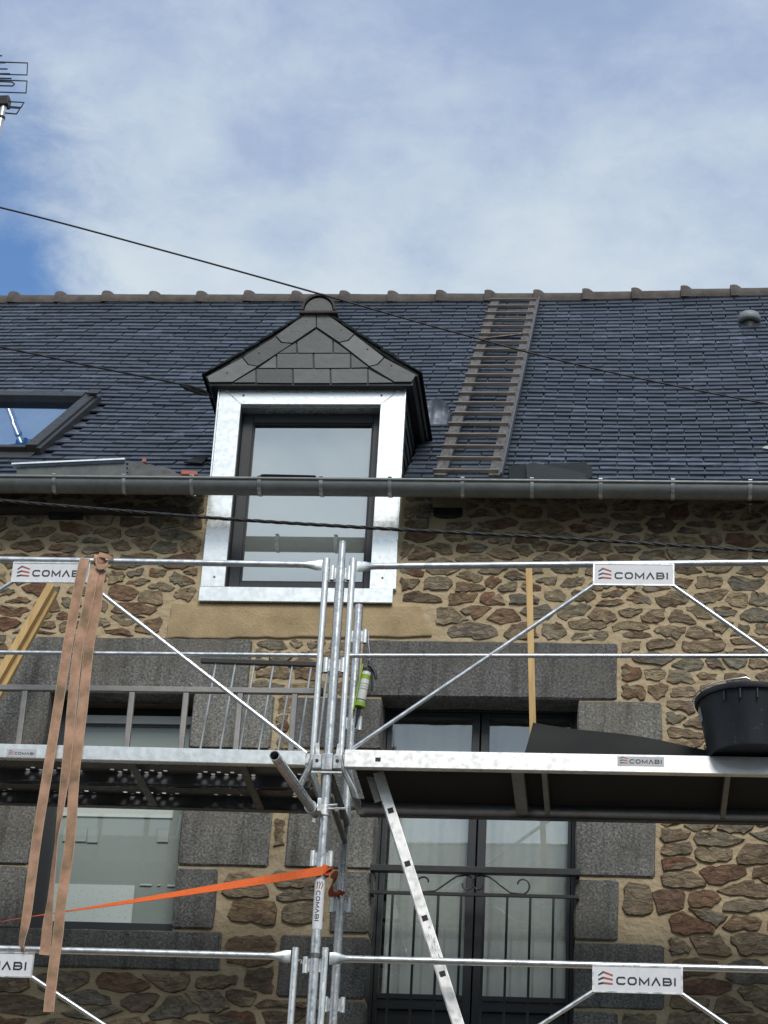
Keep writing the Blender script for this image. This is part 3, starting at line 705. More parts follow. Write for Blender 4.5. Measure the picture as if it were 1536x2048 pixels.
# ------------------------------------------------------------------ french door with balcony
Fr = empty('french_door', (0, 0, 0)); Fr.parent = house
FY = 0.185; gpl = FY+0.025
def fx(px, py=1700): return onY(px, py, FY).x
zt_gl = onY(950, 1437, FY).z; zb_gl = onY(950, 1991, FY).z
gl0, gl1, gr0, gr1 = fx(770.5), fx(935), fx(970.5), fx(1135)
xm = (gl1+gr0)/2
mb = MB(); mb.box(FX0-0.02, gl0-0.028, FY-0.01, FY+0.07, FZ0, FZ1+0.03); mb.box(gr1+0.022, FX1+0.03, FY-0.01, FY+0.07, FZ0, FZ1+0.03)
mb.box(gl0-0.028, gr1+0.022, FY-0.01, FY+0.07, zt_gl+0.035, FZ1+0.03); obj('frame', mb, 'anthracite', Fr, bevel=0.003)
for (a, b) in ((gl0, gl1), (gr0, gr1)):
    A, B = (gl0-0.026, xm-0.004) if a == gl0 else (xm+0.004, gr1+0.020)
    mb = MB(); mb.box(A, a, FY, FY+0.06, FZ0+0.02, zt_gl+0.033); mb.box(b, B, FY, FY+0.06, FZ0+0.02, zt_gl+0.033)
    mb.box(a, b, FY, FY+0.06, zt_gl, zt_gl+0.033); mb.box(a, b, FY, FY+0.06, zb_gl-0.085, zb_gl); mb.box(a, b, FY, FY+0.06, FZ0+0.02, FZ0+0.10)
    obj('sash', mb, 'anthracite', Fr, bevel=0.003)
    obj('pane', MB().box(a-0.005, b+0.005, gpl, gpl+0.004, zb_gl-0.005, zt_gl+0.005), 'glass', Fr)
    obj('bottom_panel', MB().box(a-0.005, b+0.005, FY+0.022, FY+0.035, FZ0+0.09, zb_gl-0.08), 'anthracite', Fr)
    # bead along the bottom rail
    obj('bead', MB().box(a, b, FY-0.008, FY-0.001, zb_gl-0.030, zb_gl-0.018), 'anthracite', Fr)
# voile curtains hanging behind the panes
for (a, b) in ((gl0+0.012, gl1+0.02), (gr0-0.02, gr1-0.0)):
    nx, nz = 90, 6; zt, zb = onY(950, 1452, gpl+0.06).z, FZ0+0.1; vs = []
    for j in range(nz+1):
        for i in range(nx+1):
            u = i/nx; x = a+(b-a)*u; y = gpl+0.07+0.007*math.sin(u*19+1.3*math.sin(u*7)+a)+0.002*math.sin(u*52+a*3)
            top = zt+0.012*math.sin(math.pi*u)-0.006*abs(math.sin(u*17)); vs.append((x, y, zb+(top-zb)*j/nz))
    obj('curtain', MB().add(vs, [(j*(nx+1)+i, j*(nx+1)+i+1, (j+1)*(nx+1)+i+1, (j+1)*(nx+1)+i) for j in range(nz) for i in range(nx)]), 'curtain', Fr, smooth=180)
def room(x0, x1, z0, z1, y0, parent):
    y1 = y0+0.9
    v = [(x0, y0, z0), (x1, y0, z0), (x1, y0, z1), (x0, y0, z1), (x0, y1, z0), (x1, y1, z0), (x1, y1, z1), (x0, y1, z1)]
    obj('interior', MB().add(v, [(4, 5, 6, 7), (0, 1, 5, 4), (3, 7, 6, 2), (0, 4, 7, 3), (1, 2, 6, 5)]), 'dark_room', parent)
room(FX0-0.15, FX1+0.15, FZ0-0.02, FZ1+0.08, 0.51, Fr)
# balcony railing across the door
Bl = empty('balcony_railing', (0, 0, 0)); Bl.parent = house
BY = -0.055
q = lambda px, py: onY(px, py, BY)
bxl, bxr = q(743, 1760).x, q(1152, 1760).x
zr1a, zr1b = q(945, 1735).z, q(945, 1748).z; zr2 = q(945, 1789).z; zbt = zr2-0.85
obj('top_rail', MB().box(bxl-0.01, bxr+0.02, BY-0.022, BY+0.022, zr1b, zr1a), 'black_metal', Bl, bevel=0.003)
obj('second_rail', MB().box(bxl, bxr+0.01, BY-0.009, BY+0.009, zr2-0.009, zr2+0.007), 'black_metal', Bl)
obj('bottom_rail', MB().box(bxl, bxr+0.01, BY-0.009, BY+0.009, zbt-0.016, zbt), 'black_metal', Bl)
obj('end_bar', MB().box(bxl-0.002, bxl+0.010, BY-0.007, BY+0.007, zr2+0.007, zr1b), 'black_metal', Bl)
for zz in (zr1b+0.01, zr2, zbt-0.01):
    obj('wall_lug', MB().box(bxl-0.008, bxl+0.012, BY+0.009 if zz != zr1b+0.01 else BY+0.022, 0.02, zz-0.007, zz+0.007), 'black_metal', Bl)
    obj('wall_lug', MB().box(bxr-0.002, bxr+0.018, BY+0.009 if zz != zr1b+0.01 else BY+0.022, 0.02, zz-0.007, zz+0.007), 'black_metal', Bl)
x0b = q(785, 1800).x; stp = (q(1107, 1800).x-x0b)/7
for i in range(8):
    x = x0b+i*stp; obj('bar', MB().box(x-0.0065, x+0.0065, BY-0.0065, BY+0.0065, zbt, zr2-0.009), 'black_metal', Bl)
def curl(cx_, cz_, r0, r1, a0, a1, n=22): return [(cx_+(r0+(r1-r0)*i/n)*math.cos(a0+(a1-a0)*i/n), cz_+(r0+(r1-r0)*i/n)*math.sin(a0+(a1-a0)*i/n)) for i in range(n+1)]
zm = (zr1b+zr2)/2; hh = (zr1b-zr2)/2-0.004; cxm = q(946, 1765).x
for s in (-1, 1):
    o1 = q(852, 1768).x if s < 0 else 2*cxm-q(852, 1768).x
    d = lambda v: o1-s*v
    # outer hook (hangs from the top, sweeps round the outside to the bottom), diagonal, inner hook
    c1 = curl(0, 0, 0.020, hh*0.98, R(10), R(180+78), 26)
    path = [(-0.008+x, zm+0.002+y) for x, y in c1]
    path += [(0.05, zm-hh*0.80), (0.09, zm-hh*0.25), (0.135, zm+hh*0.42), (0.165, zm+hh*0.80)]
    c2 = curl(0.215, zm, hh*0.97, 0.018, R(112), R(112-300), 26)
    path += c2
    mx = [(o1-s*px_, BY, pz) for px_, pz in path]
    obj('scroll', MB().tube(mx, 0.0048, 6), 'black_metal', Bl, smooth=60)

# ------------------------------------------------------------------ left window
Lw = empty('window', (0, 0, 0)); Lw.parent = house
LY = 0.185
lx = lambda px, py: onY(px, py, LY).x
lz = lambda px, py: onY(px, py, LY).z
zr_t, zr_b = lz(290, 1433), lz(290, 1449); zgt = lz(290, 1453); zgb = lz(240, 1848)
xg0 = lx(113, 1640)
mb = MB(); mb.box(LX0-0.02, xg0, LY-0.03, LY+0.06, LZ0, LZ1+0.02); mb.box(xg0, LX1+0.02, LY-0.03, LY+0.06, LZ0, zgb); obj('frame', mb, 'anthracite', Lw, bevel=0.003)
obj('top_rail', MB().box(xg0, LX1+0.02, LY-0.012, LY+0.05, zr_b, zr_t), 'white_pvc', Lw, bevel=0.003)
obj('meeting_strip', MB().box(xg0, LX1+0.02, LY+0.0, LY+0.03, zgt-0.004, zr_b), 'anthracite', Lw)
obj('pane', MB().box(xg0-0.004, LX1-0.006, LY+0.006, LY+0.011, zgb-0.004, zgt), 'glass_plain', Lw)
obj('blind', MB().box(xg0+0.004, LX1-0.002, LY+0.035, LY+0.038, zgb, zgt-0.004), 'blind', Lw)  # pale grey-green sheet standing in for the reflection on the pane
def behind(name, px0, py0, px1, py1, mat, yy=0.026, trim=None):  # flat pale shapes behind the glass, painting the pane's reflections
    a, b = onY(px0, py0, LY+yy), onY(px1, py1, LY+yy); obj(name, MB().box(a.x, b.x, LY+yy, LY+yy+0.006, b.z, a.z), mat, Lw)
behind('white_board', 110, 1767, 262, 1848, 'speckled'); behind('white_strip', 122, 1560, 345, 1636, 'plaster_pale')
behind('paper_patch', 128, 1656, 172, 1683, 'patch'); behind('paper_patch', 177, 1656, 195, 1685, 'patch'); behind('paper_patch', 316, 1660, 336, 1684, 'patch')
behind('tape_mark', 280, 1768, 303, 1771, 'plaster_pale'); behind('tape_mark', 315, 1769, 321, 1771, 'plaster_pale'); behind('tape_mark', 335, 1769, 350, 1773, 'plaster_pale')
obj('shutter_box', MB().box(LX0-0.01, LX1+0.01, LY+0.10, LY+0.25, zr_t+0.005, LZ1+0.02), 'black_metal', Lw)
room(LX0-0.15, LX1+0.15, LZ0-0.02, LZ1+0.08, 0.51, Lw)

# ------------------------------------------------------------------ gutter
Gt = empty('gutter', (0, 0, 0)); Gt.parent = house
gr = 0.066; gyc = GY+gr
prof = [(gyc-gr*math.cos(a), -gr*math.sin(a)) for a in [math.pi*i/14 for i in range(15)]]
inner = [(gyc-(gr-0.003)*math.cos(a), -(gr-0.003)*math.sin(a)) for a in [math.pi*i/14 for i in range(14, -1, -1)]]
loop = prof+inner
mb = MB(); n = len(loop); vs = []
for x in (WX0-0.05, WX1+0.05): vs += [(x, y, gz(x)+z_) for y, z_ in loop]
mb.add(vs, [(i, (i+1) % n, n+(i+1) % n, n+i) for i in range(n)]); obj('trough', mb, 'zinc_old', Gt, smooth=40)
obj('rolled_edge', MB().tube([(WX0-0.05, GY-0.001, gz(WX0-0.05)+0.004), (WX1+0.05, GY-0.001, gz(WX1+0.05)+0.004)], 0.0095, 10), 'zinc_old', Gt, smooth=50)
for px in (104, 244, 380, 516, 640, 778, 924, 1063, 1201, 1346, 1501):
    x = onY(px, 985, GY).x; z0 = gz(x); ro = gr+0.0035
    pts = [(x, gyc-ro*math.cos(a), z0-ro*math.sin(a)) for a in [math.pi*i/12 for i in range(13)]]
    pts = [(x, gyc-ro-0.006, z0+0.016)]+pts
    mb = MB().ribbon(pts, [Vector((0.0105, 0, 0))]*len(pts), 0.003)
    mb.box(x-0.0105, x+0.0105, gyc-gr-0.012, gyc+gr, z0+0.0155, z0+0.019)
    obj('bracket', mb, 'galv', Gt, smooth=40)
for px in (320, 905):
    x = onY(px, 985, GY).x; ro = gr+0.0015
    pts = [(x, gyc-ro*math.cos(a), gz(x)-ro*math.sin(a)) for a in [math.pi*i/12 for i in range(13)]]
    obj('solder_joint', MB().ribbon(pts, [Vector((0.004, 0, 0))]*13, 0.002), 'zinc_old', Gt, smooth=40)
# eaves board under the gutter
obj('eaves_board', MB().box(WX0, DX0-0.10, -0.09, -0.002, G0-0.075, G0-0.055), simple('dark eaves board', (0.05, 0.042, 0.033), 0.8, 0, 0.3, 8), house)
# ------------------------------------------------------------------ main roof
Rf = empty('roof', (0, 0, 0)); Rf.parent = house
RXA, RXB = WX0-0.1, WX1+0.1
# boarding under the slates (both slopes)
def deckgrid(x0, x1, t0, t1, h=-0.03):
    nx = max(2, int((x1-x0)/0.3)); nt_ = max(2, int((t1-t0)/0.4)); vs = [RP(x0+(x1-x0)*i/nx, t0+(t1-t0)*j/nt_, h) for j in range(nt_+1) for i in range(nx+1)]
    return vs, [(j*(nx+1)+i, j*(nx+1)+i+1, (j+1)*(nx+1)+i+1, (j+1)*(nx+1)+i) for j in range(nt_) for i in range(nx)]
yD = 0.5
tD = (roofY(DZT)-RP0.y)/RU.y
mb = MB()
mb.add(*deckgrid(RXA, DX0-0.02, 0.0, LR)); mb.add(*deckgrid(DX1+0.02, RXB, 0.0, LR)); mb.add(*deckgrid(DX0-0.02, DX1+0.02, tD*0.9, LR))
obj('boarding', mb, 'felt', Rf)
rz, ry = RP(0, LR).z, RP(0, LR).y
obj('back_slope', MB().add([(RXA, ry, rz-0.04), (RXB, ry, rz-0.04), (RXB, 2*ry+0.2, RP0.z), (RXA, 2*ry+0.2, RP0.z)], [(0, 1, 2, 3)]), 'slate', Rf)
for xg in (WX0, WX1-0.4):
    obj('gable_wall', MB().prism([(xg, 0.0, WT), (xg, HD, WT), (xg, ry, rz-0.10)], (0.4, 0, 0)), 'mortar', house)
# slates
EXP, SW = (LR+0.045)/50, 0.205
# skylight outline in roof coordinates
SKx1 = (onR(190, 794, 0.05)[0]+onR(78, 897, 0.05)[0])/2; SKt1 = onR(150, 790, 0.06)[1]; SKt0 = onR(40, 893, 0.06)[1]; SKx0 = SKx1-0.86
slates = []; row = 0; t = -0.045
while t < LR-0.02:
    xg0 = RXA+(SW/2 if row % 2 else 0)+random.uniform(-.008, .008); gi = 0
    while xg0+gi*SW < RXB:
        x = xg0+gi*SW+random.uniform(-.003, .003); wd = SW; xc = x+wd/2; keep = True; gi += 1
        xl_, xr_2 = x, x+wd
        if t < tD-0.02 and xr_2 > DX0 and xl_ < DX1:
            if xl_ < DX0-0.03: xr_2 = DX0-0.004
            elif xr_2 > DX1+0.03: xl_ = DX1+0.020
            else: keep = False
        xc = (xl_+xr_2)/2
        if SKx0-0.02 < xc < SKx1+0.02 and SKt0-0.03 < t+0.05 < SKt1: keep = False
        if keep: slates.append((xc, t, xr_2-xl_-0.0075))
    t += EXP; row += 1
def slate_mesh(xc, t, wd):
    ln = min(EXP*2.05, LR-t+0.06); j = [random.uniform(-.0022, .0022) for _ in range(4)]; h = random.uniform(-.001, .003)
    lo, hi = 0.023+h, 0.001; th = 0.0105; a, b = xc-wd/2, xc+wd/2
    tw = random.uniform(-.0012, .0012)
    P = [RP(a, t+j[0], lo-th+tw), RP(b, t+j[1], lo-th-tw), RP(b, t+j[1]+0.001, lo-tw), RP(a, t+j[0]+0.001, lo+tw), RP(a, t+ln, hi), RP(b, t+ln, hi)]
    return P, [(0, 1, 2, 3), (3, 2, 5, 4), (0, 3, 4), (1, 5, 2)]
order = sorted(range(len(slates)), key=lambda i: (0 if vis(RP(slates[i][0], slates[i][1]+0.05), 5) else 1, slates[i][1]))
rest = MB()
for n_, i in enumerate(order):
    P, F = slate_mesh(*slates[i])
    if n_ < 300:
        obj('slate', MB().add(P, F), 'slate', Rf, origin=sum(P, Vector((0, 0, 0)))/6)
    else: rest.add(P, F)
tag(obj('slates', rest, 'slate', Rf), kind='stuff')
print('slates', len(slates))
# ridge tiles
X1, X2 = onP(27, 592, RP(0, LR), Vector((0, 1, 0))).x, onP(1465, 585, RP(0, LR), Vector((0, 1, 0))).x
rs = (X2-X1)/15
def ridge_mesh():
    mb = MB(); prof = [(-0.02, 0.107), (0.0, 0.111), (0.03, 0.108), (0.052, 0.097), (0.07, 0.090), (0.2, 0.088), (rs*0.7, 0.088), (rs+0.03, 0.086)]; n = 12; vs = []
    for x, r in prof:
        for k in range(n+1):
            a = math.pi*(k/n)*1.16-0.08*math.pi; vs.append((x-rs, -r*math.cos(a)*1.05, r*math.sin(a)*(1.12 if x < 0.06 else 1.0)-0.035))
    mb.add(vs, [(i*(n+1)+k, i*(n+1)+k+1, (i+1)*(n+1)+k+1, (i+1)*(n+1)+k) for i in range(len(prof)-1) for k in range(n)])
    o0 = len(mb.v)
    mb.add([(-0.02-rs, 0, -0.06)], []); mb.f += [(o0, k, k+1) for k in range(n)]
    # nib on top
    mb.lathe([(0.016, 0), (0.014, 0.014), (0.0, 0.02)], (0.13-rs, 0, 0.050), n=6)
    me = bpy.data.meshes.new('ridge_tile'); me.from_pydata(mb.v, [], mb.f); finish(me, 'ridge', 40); return me
rme = ridge_mesh()
k0 = int((RXA-X1)/rs); k1 = int((RXB-X1)/rs)+1
for k in range(k0, k1+1):
    x = X1+(k+1)*rs; o = bpy.data.objects.new('ridge_tile', rme); COL.objects.link(o); o.parent = Rf
    p = RP(x-rs/2, LR, 0); o.location = (x, p.y, p.z+0.006+random.uniform(-.004, .004)); o.rotation_euler = (0, (RP(x-rs, LR).z-RP(x, LR).z)/rs+random.uniform(-.006, .006), 0)
# roof window
Sk = empty('roof_window', (0, 0, 0)); Sk.parent = house
def rbox(mb, x0, x1, t0, t1, h0, h1):
    P = [RP(x, t, h) for h in (h0, h1) for t in (t0, t1) for x in (x0, x1)]
    return mb.add(P, [(0, 2, 3, 1), (4, 5, 7, 6), (0, 1, 5, 4), (2, 6, 7, 3), (0, 4, 6, 2), (1, 3, 7, 5)])
mb = MB(); fwid = 0.075
rbox(mb, SKx0, SKx0+fwid, SKt0, SKt1, -0.02, 0.075); rbox(mb, SKx1-fwid, SKx1, SKt0, SKt1, -0.02, 0.075)
rbox(mb, SKx0+fwid, SKx1-fwid, SKt1-0.13, SKt1, -0.02, 0.085); rbox(mb, SKx0+fwid, SKx1-fwid, SKt0, SKt0+0.06, -0.02, 0.060)
obj('frame', mb, 'zinc_dark', Sk, bevel=0.005)
obj('pane', rbox(MB(), SKx0+fwid-0.005, SKx1-fwid+0.005, SKt0+0.055, SKt1-0.125, 0.030, 0.036), glass('roof window glass', 0.06, (0.6, 0.75, 0.85)), Sk)
obj('blind', rbox(MB(), SKx0+fwid-0.005, SKx1-fwid+0.005, SKt0+0.055, SKt1-0.125, -0.015, -0.01), simple('blue blind', (0.17, 0.33, 0.52), 0.8), Sk)
obj('cover_strip', rbox(MB(), SKx1+0.002, SKx1+0.028, SKt0-0.03, SKt1+0.01, -0.005, 0.058), 'zinc_dark', Sk)
obj('hinge_cap', rbox(MB(), SKx1-0.05, SKx1+0.03, SKt1-0.10, SKt1+0.02, 0.086, 0.10), 'zinc_dark', Sk, bevel=0.004)
obj('flashing', rbox(MB(), SKx0-0.02, SKx1-0.01, SKt0-0.16, SKt0-0.002, 0.02, 0.026), 'zinc_dark', Sk)
# vent cowl
x, t = onR(1499, 652, 0.0); vc = RP(x, t)
Vt = empty('roof_vent', (0, 0, 0)); Vt.parent = house
vc = vc-Vector((0, 0, 0.045))
obj('pipe', MB().lathe([(0.052, -0.06), (0.052, 0.10)], vc, n=16), 'rubber', Vt, smooth=40)
obj('cowl', MB().lathe([(0.0, 0.165), (0.045, 0.16), (0.075, 0.145), (0.087, 0.12), (0.088, 0.085), (0.075, 0.075), (0.0, 0.08)], vc, n=20), simple('grey plastic', (0.20, 0.22, 0.22), 0.55), Vt, smooth=60)

# ------------------------------------------------------------------ dormer
Dm = empty('dormer', (0, 0, 0)); Dm.parent = house
zf, zb_ = -0.028, 0.0
def zp(pts, y0=zf, y1=zb_, mat='zinc_new', name='zinc_trim', **k):
    return obj(name, MB().prism([(x, y1, z_) for x, z_ in pts], (0, y0-y1, 0)), mat, Dm, **k)
# surround: two stiles, head (mitred), sill strip; each stile in two lengths as fitted
zjoint = wz(440, 1046)
zp([(DX0, zjoint), (DXL, zjoint), (DXL, DZTI), (DX0, DZT)], bevel=0.002)
zp([(DXR, zjoint), (DX1, zjoint), (DX1, DZT), (DXR, DZTI)], bevel=0.002)
zp([(DX0-0.004, DZS), (DXL, DZS), (DXL, zjoint-0.001), (DX0-0.004, zjoint-0.001)], zf-0.003, 0.0, bevel=0.002)
zp([(DXR, DZS-0.004), (DX1+0.012, DZS-0.004), (DX1+0.004, zjoint-0.001), (DXR, zjoint-0.001)], zf-0.003, 0.0, bevel=0.002)
zp([(DX0, DZT+0.0015), (DXL, DZTI+0.0015), (DXR, DZTI+0.0015), (DX1, DZT+0.0015)], bevel=0.002)
zp([(DX0-0.006, DZSB), (DX1-0.004, DZSB), (DX1-0.004, DZS-0.006), (DX0-0.006, DZS-0.004)], zf-0.012, 0.0, bevel=0.002)
# standing edge folds along the cheeks
for x in (DX0-0.008, DX1+0.001): obj('corner_fold', MB().box(x, x+0.007, zf-0.010, 0.02, zjoint+0.02 if x < DX0 else DZS+0.3, DZT-0.005), 'zinc_new', Dm)
for px, py in ((487, 791), (763, 791), (429, 1154), (765, 1156)):
    p = onY(px, py, zf); y_ = zf-0.003 if py > 1000 else zf
    obj('screw', MB().lathe([(0.0075, 0.0), (0.0065, 0.003), (0, 0.004)], (p.x, y_, p.z), (0, -1, 0), n=10), 'galv_dark', Dm)
# reveals lined with zinc
rvY = 0.12
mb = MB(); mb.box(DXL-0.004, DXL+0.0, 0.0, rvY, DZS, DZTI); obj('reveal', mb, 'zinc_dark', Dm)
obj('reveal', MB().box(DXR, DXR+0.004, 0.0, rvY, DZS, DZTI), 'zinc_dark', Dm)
obj('reveal', MB().box(DXL, DXR, 0.001, rvY, DZTI-0.004, DZTI), 'zinc_new', Dm)
obj('reveal', MB().box(DXL, DXR, -0.02, rvY, DZS-0.003, DZS+0.001), 'zinc_new', Dm)
# window
dy = 0.10
dgx0 = onY(499, 940, dy).x; dgx1 = onY(741.5, 940, dy).x; dgz1 = onY(625, 849, dy).z; dgz0 = onY(600, 1167, dy).z
mb = MB()
for a, b, c, d in ((DXL, dgx0, DZS, DZTI-0.004), (dgx1, DXR, DZS, DZTI-0.004), (dgx0, dgx1, dgz1, DZTI-0.004), (dgx0, dgx1, DZS+0.001, dgz0)): mb.box(a, b, dy-0.02, dy+0.06, c, d)
obj('window_frame', mb, 'anthracite', Dm, bevel=0.004)
mb = MB(); e_ = 0.022
for a, b, c, d in ((dgx0, dgx0+e_*.4, dgz0, dgz1), (dgx1-e_*.4, dgx1, dgz0, dgz1), (dgx0+e_*.4, dgx1-e_*.4, dgz1-e_*.4, dgz1), (dgx0+e_*.4, dgx1-e_*.4, dgz0, dgz0+e_*.4)): mb.box(a, b, dy-0.012, dy+0.03, c, d)
obj('gasket', mb, 'rubber', Dm)
obj('pane', MB().box(dgx0+0.002, dgx1-0.002, dy+0.010, dy+0.016, dgz0+0.002, dgz1-0.002), 'glass_solar', Dm)
obj('blind', MB().box(dgx0+0.002, dgx1-0.002, dy+0.05, dy+0.054, dgz0, dgz1), 'blind_pale', Dm)
# cheeks: timber studs clad with slate
yb = roofY(DZT)
for s, xe in ((-1, DX0), (1, DX1)):
    xi = xe-s*0.10
    obj('cheek', MB().prism([(xi, 0.002, WT-0.2), (xi, 0.002, DZT), (xi, yb+0.05, DZT), (xi, 0.25, WT-0.2)], (xe-xi, 0, 0)), 'felt', Dm)
    r_ = 0; z_ = RP0.z-0.02
    while z_ < DZT-0.02:
        y_ = 0.01-(0.06 if r_ % 2 else 0); yend = roofY(z_)+0.08
        while y_ < yend:
            y2 = min(y_+0.14, yend); zt_ = min(z_+0.17, DZT); ya = max(0.004, y_)
            if y2-ya > 0.03:
                x0_, x1_ = xe+s*0.004, xe+s*0.016
                v = [(x1_, ya, z_), (x1_, y2-0.003, z_), (x1_-s*0.006, ya, z_), (x1_-s*0.006, y2-0.003, z_), (x0_, ya, zt_), (x0_, y2-0.003, zt_)]
                obj('cheek_slate', MB().add(v, [(0, 1, 5, 4), (0, 2, 3, 1), (0, 4, 2), (1, 3, 5)]), 'slate_loose', Dm, origin=(x0_, ya, z_))
            y_ = y_+0.143
        z_ += 0.105; r_ += 1
# gable: pixel outlines on the gable plane
gY = -0.085
gp = lambda zx, zy: onY(380+zx/2.954, 560+zy/2.954, gY)
gE0, gE1 = onY(414, 757, gY), onY(834, 753, gY); gAp = onY(634.5, 624, gY); gB0, gB1 = onY(419, 766, gY), onY(826, 766, gY)
def gslate(zpts, lift=0.0, name='gable_slate'):
    pts = [gp(*p) for p in zpts]; c = sum(pts, Vector((0, 0, 0)))/len(pts)
    pts = [p+(c-p).normalized()*0.0036 for p in pts]
    tl = random.uniform(0, 0.002)
    mb = MB().prism([(p.x, gY+0.002, p.z) for p in pts], (0, -0.007-lift-tl, 0)); obj(name, mb, 'slate_gable', Dm, origin=c)
# outer band (rakes)
gslate([(748, 205), (748, 285), (604, 382), (542, 376), (508, 338), (690, 205)], 0.010, 'rake_slate')
gslate([(748, 205), (808, 205), (972, 328), (936, 364), (884, 376), (748, 285)], 0.010, 'rake_slate')
gslate([(508, 338), (542, 376), (604, 382), (398, 516), (346, 506), (312, 463)], 0.007, 'rake_slate')
gslate([(972, 328), (1148, 463), (1108, 505), (1062, 516), (884, 376), (936, 364)], 0.007, 'rake_slate')
gslate([(312, 463), (346, 506), (398, 516), (252, 608), (112, 608), (100, 578)], 0.004, 'rake_slate')
gslate([(1148, 463), (1338, 566), (1312, 606), (1210, 608), (1062, 516), (1108, 505)], 0.004, 'rake_slate')
# courses of the triangle
gslate([(635, 434), (632, 368), (748, 291), (845, 358), (845, 434)])
gslate([(512, 436), (628, 371), (630, 434)]); gslate([(849, 361), (948, 434), (849, 434)])
gslate([(402, 523), (508, 448), (512, 523)]); gslate([(514, 438), (728, 438), (730, 524), (514, 524)]); gslate([(732, 438), (948, 438), (948, 523), (734, 524)])
gslate([(952, 440), (1058, 519), (952, 523)])
gslate([(258, 608), (388, 530), (390, 608)]); gslate([(392, 528), (606, 528), (608, 612), (392, 610)]); gslate([(610, 528), (828, 528), (830, 612), (612, 612)])
gslate([(832, 528), (1050, 526), (1050, 611), (834, 612)]); gslate([(1054, 530), (1202, 608), (1054, 611)])
for zx, zy in ((690, 247), (796, 231), (602, 310), (896, 300), (411, 435), (1050, 413), (222, 550), (1192, 507)):
    p = gp(zx, zy); obj('nail', MB().lathe([(0.005, 0), (0.004, 0.003), (0, 0.004)], (p.x, gY-0.0165, p.z), (0, -1, 0), n=6), 'galv_dark', Dm)
obj('gable_board', MB().prism([(gB0.x+0.01, gY+0.004, gB0.z+0.004), (gB1.x-0.01, gY+0.004, gB1.z+0.004), (gAp.x, gY+0.004, gAp.z-0.01)], (0, 0.10, 0)), 'felt', Dm)
obj('soffit', MB().box(gB0.x, gB1.x, gY+0.004, 0.30, gB0.z-0.014, gB0.z+0.002), 'black_metal', Dm)
# roof planes of the dormer with their own slates
for s, E in ((-1, gE0), (1, gE1)):
    A = Vector((gAp.x, gY, gAp.z)); Ef = Vector((E.x, gY, E.z)); Ab = Vector((A.x, roofY(A.z)+0.1, A.z)); Eb = Vector((E.x, roofY(E.z)+0.1, E.z))
    up_ = (A-Ef).cross(Ab-A); up_ = up_ if up_.z > 0 else -up_; up_.normalize()
    obj('roof_slab', MB().prism([Ef, A, Ab, Eb], up_*0.016), 'felt', Dm)
    # eaves lining and side fascia running back to the main roof
    obj('eaves_fascia', MB().prism([Ef+Vector((-s*0.012, 0.006, 0.0)), Eb+Vector((-s*0.012, 0, 0.0)), Eb+Vector((-s*0.026, 0, -0.05)), Ef+Vector((-s*0.026, 0.006, -0.05))], (-s*0.008, 0, 0)), 'black_metal', Dm)
    obj('eaves_soffit', MB().prism([Ef+Vector((-s*0.02, 0.006, -0.035)), Eb+Vector((-s*0.02, 0, -0.035)), Vector(((DX0 if s < 0 else DX1), Eb.y, DZT-0.01)), Vector(((DX0 if s < 0 else DX1), 0.006, DZT-0.01))], (0, 0, -0.008)), 'black_metal', Dm)
    ln = (A-Ef).length; du = (A-Ef)/ln; k = 0
    while k*0.10 < ln-0.02:
        a0 = Ef+du*(k*0.10-0.015); y_ = gY-0.022-(0.09 if k % 2 else 0.0)
        while y_ < roofY(a0.z):
            ya = max(y_, gY-0.022); y2 = y_+0.195
            p0 = Vector((a0.x, ya, a0.z))+up_*0.034; p1 = Vector((a0.x, y2, a0.z))+up_*0.034; q0 = p0+du*min(0.2, ln-k*0.10+0.03)-up_*0.014; q1 = p1+du*min(0.2, ln-k*0.10+0.03)-up_*0.014
            dn = -up_*0.006
            mb = MB().add([p0, p1, q1, q0, p0+dn, p1+dn, q1+dn, q0+dn], [(0, 1, 2, 3), (4, 7, 6, 5), (0, 4, 5, 1), (1, 5, 6, 2), (2, 6, 7, 3), (3, 7, 4, 0)])
            obj('dormer_slate', mb, 'slate_loose', Dm, origin=p0); y_ = y2+0.003
        k += 1
# ridge cap with its rounded slate stop
cr_ = 0.098; cz_ = onY(636, 621, gY-0.03).z; cx_ = onY(637, 621, gY-0.03).x
mb = MB(); n = 14; yb2 = roofY(cz_)+0.15; prof = [(gY-0.045, 0.105), (gY+0.02, 0.105), (gY+0.025, 0.098), (yb2, 0.098)]; vs = []
for y_, r_ in prof:
    for k in range(n+1): a = math.pi*k/n; vs.append((cx_-r_*math.cos(a), y_, cz_+r_*math.sin(a)*1.08))
for y_, r_ in reversed(prof):
    for k in range(n+1): a = math.pi*k/n; vs.append((cx_-(r_-0.014)*math.cos(a), y_, cz_+(r_-0.014)*math.sin(a)*1.08))
m8 = len(prof)*2; mb.add(vs, [(i*(n+1)+k, i*(n+1)+k+1, ((i+1) % m8)*(n+1)+k+1, ((i+1) % m8)*(n+1)+k) for i in range(m8) for k in range(n)]); obj('ridge_cap', mb, 'ridge_dark', Dm, smooth=40)
pts = [(cx_-0.085*math.cos(math.pi*k/n), gY-0.02, cz_+0.088*math.sin(math.pi*k/n)) for k in range(n+1)]
obj('cap_stop', MB().prism(pts, (0, -0.012, 0)), 'slate_gable', Dm)
obj('cap_base', MB().box(cx_-0.118, cx_+0.118, gY-0.04, gY+0.05, cz_-0.022, cz_-0.002), 'ridge_dark', Dm, bevel=0.006)

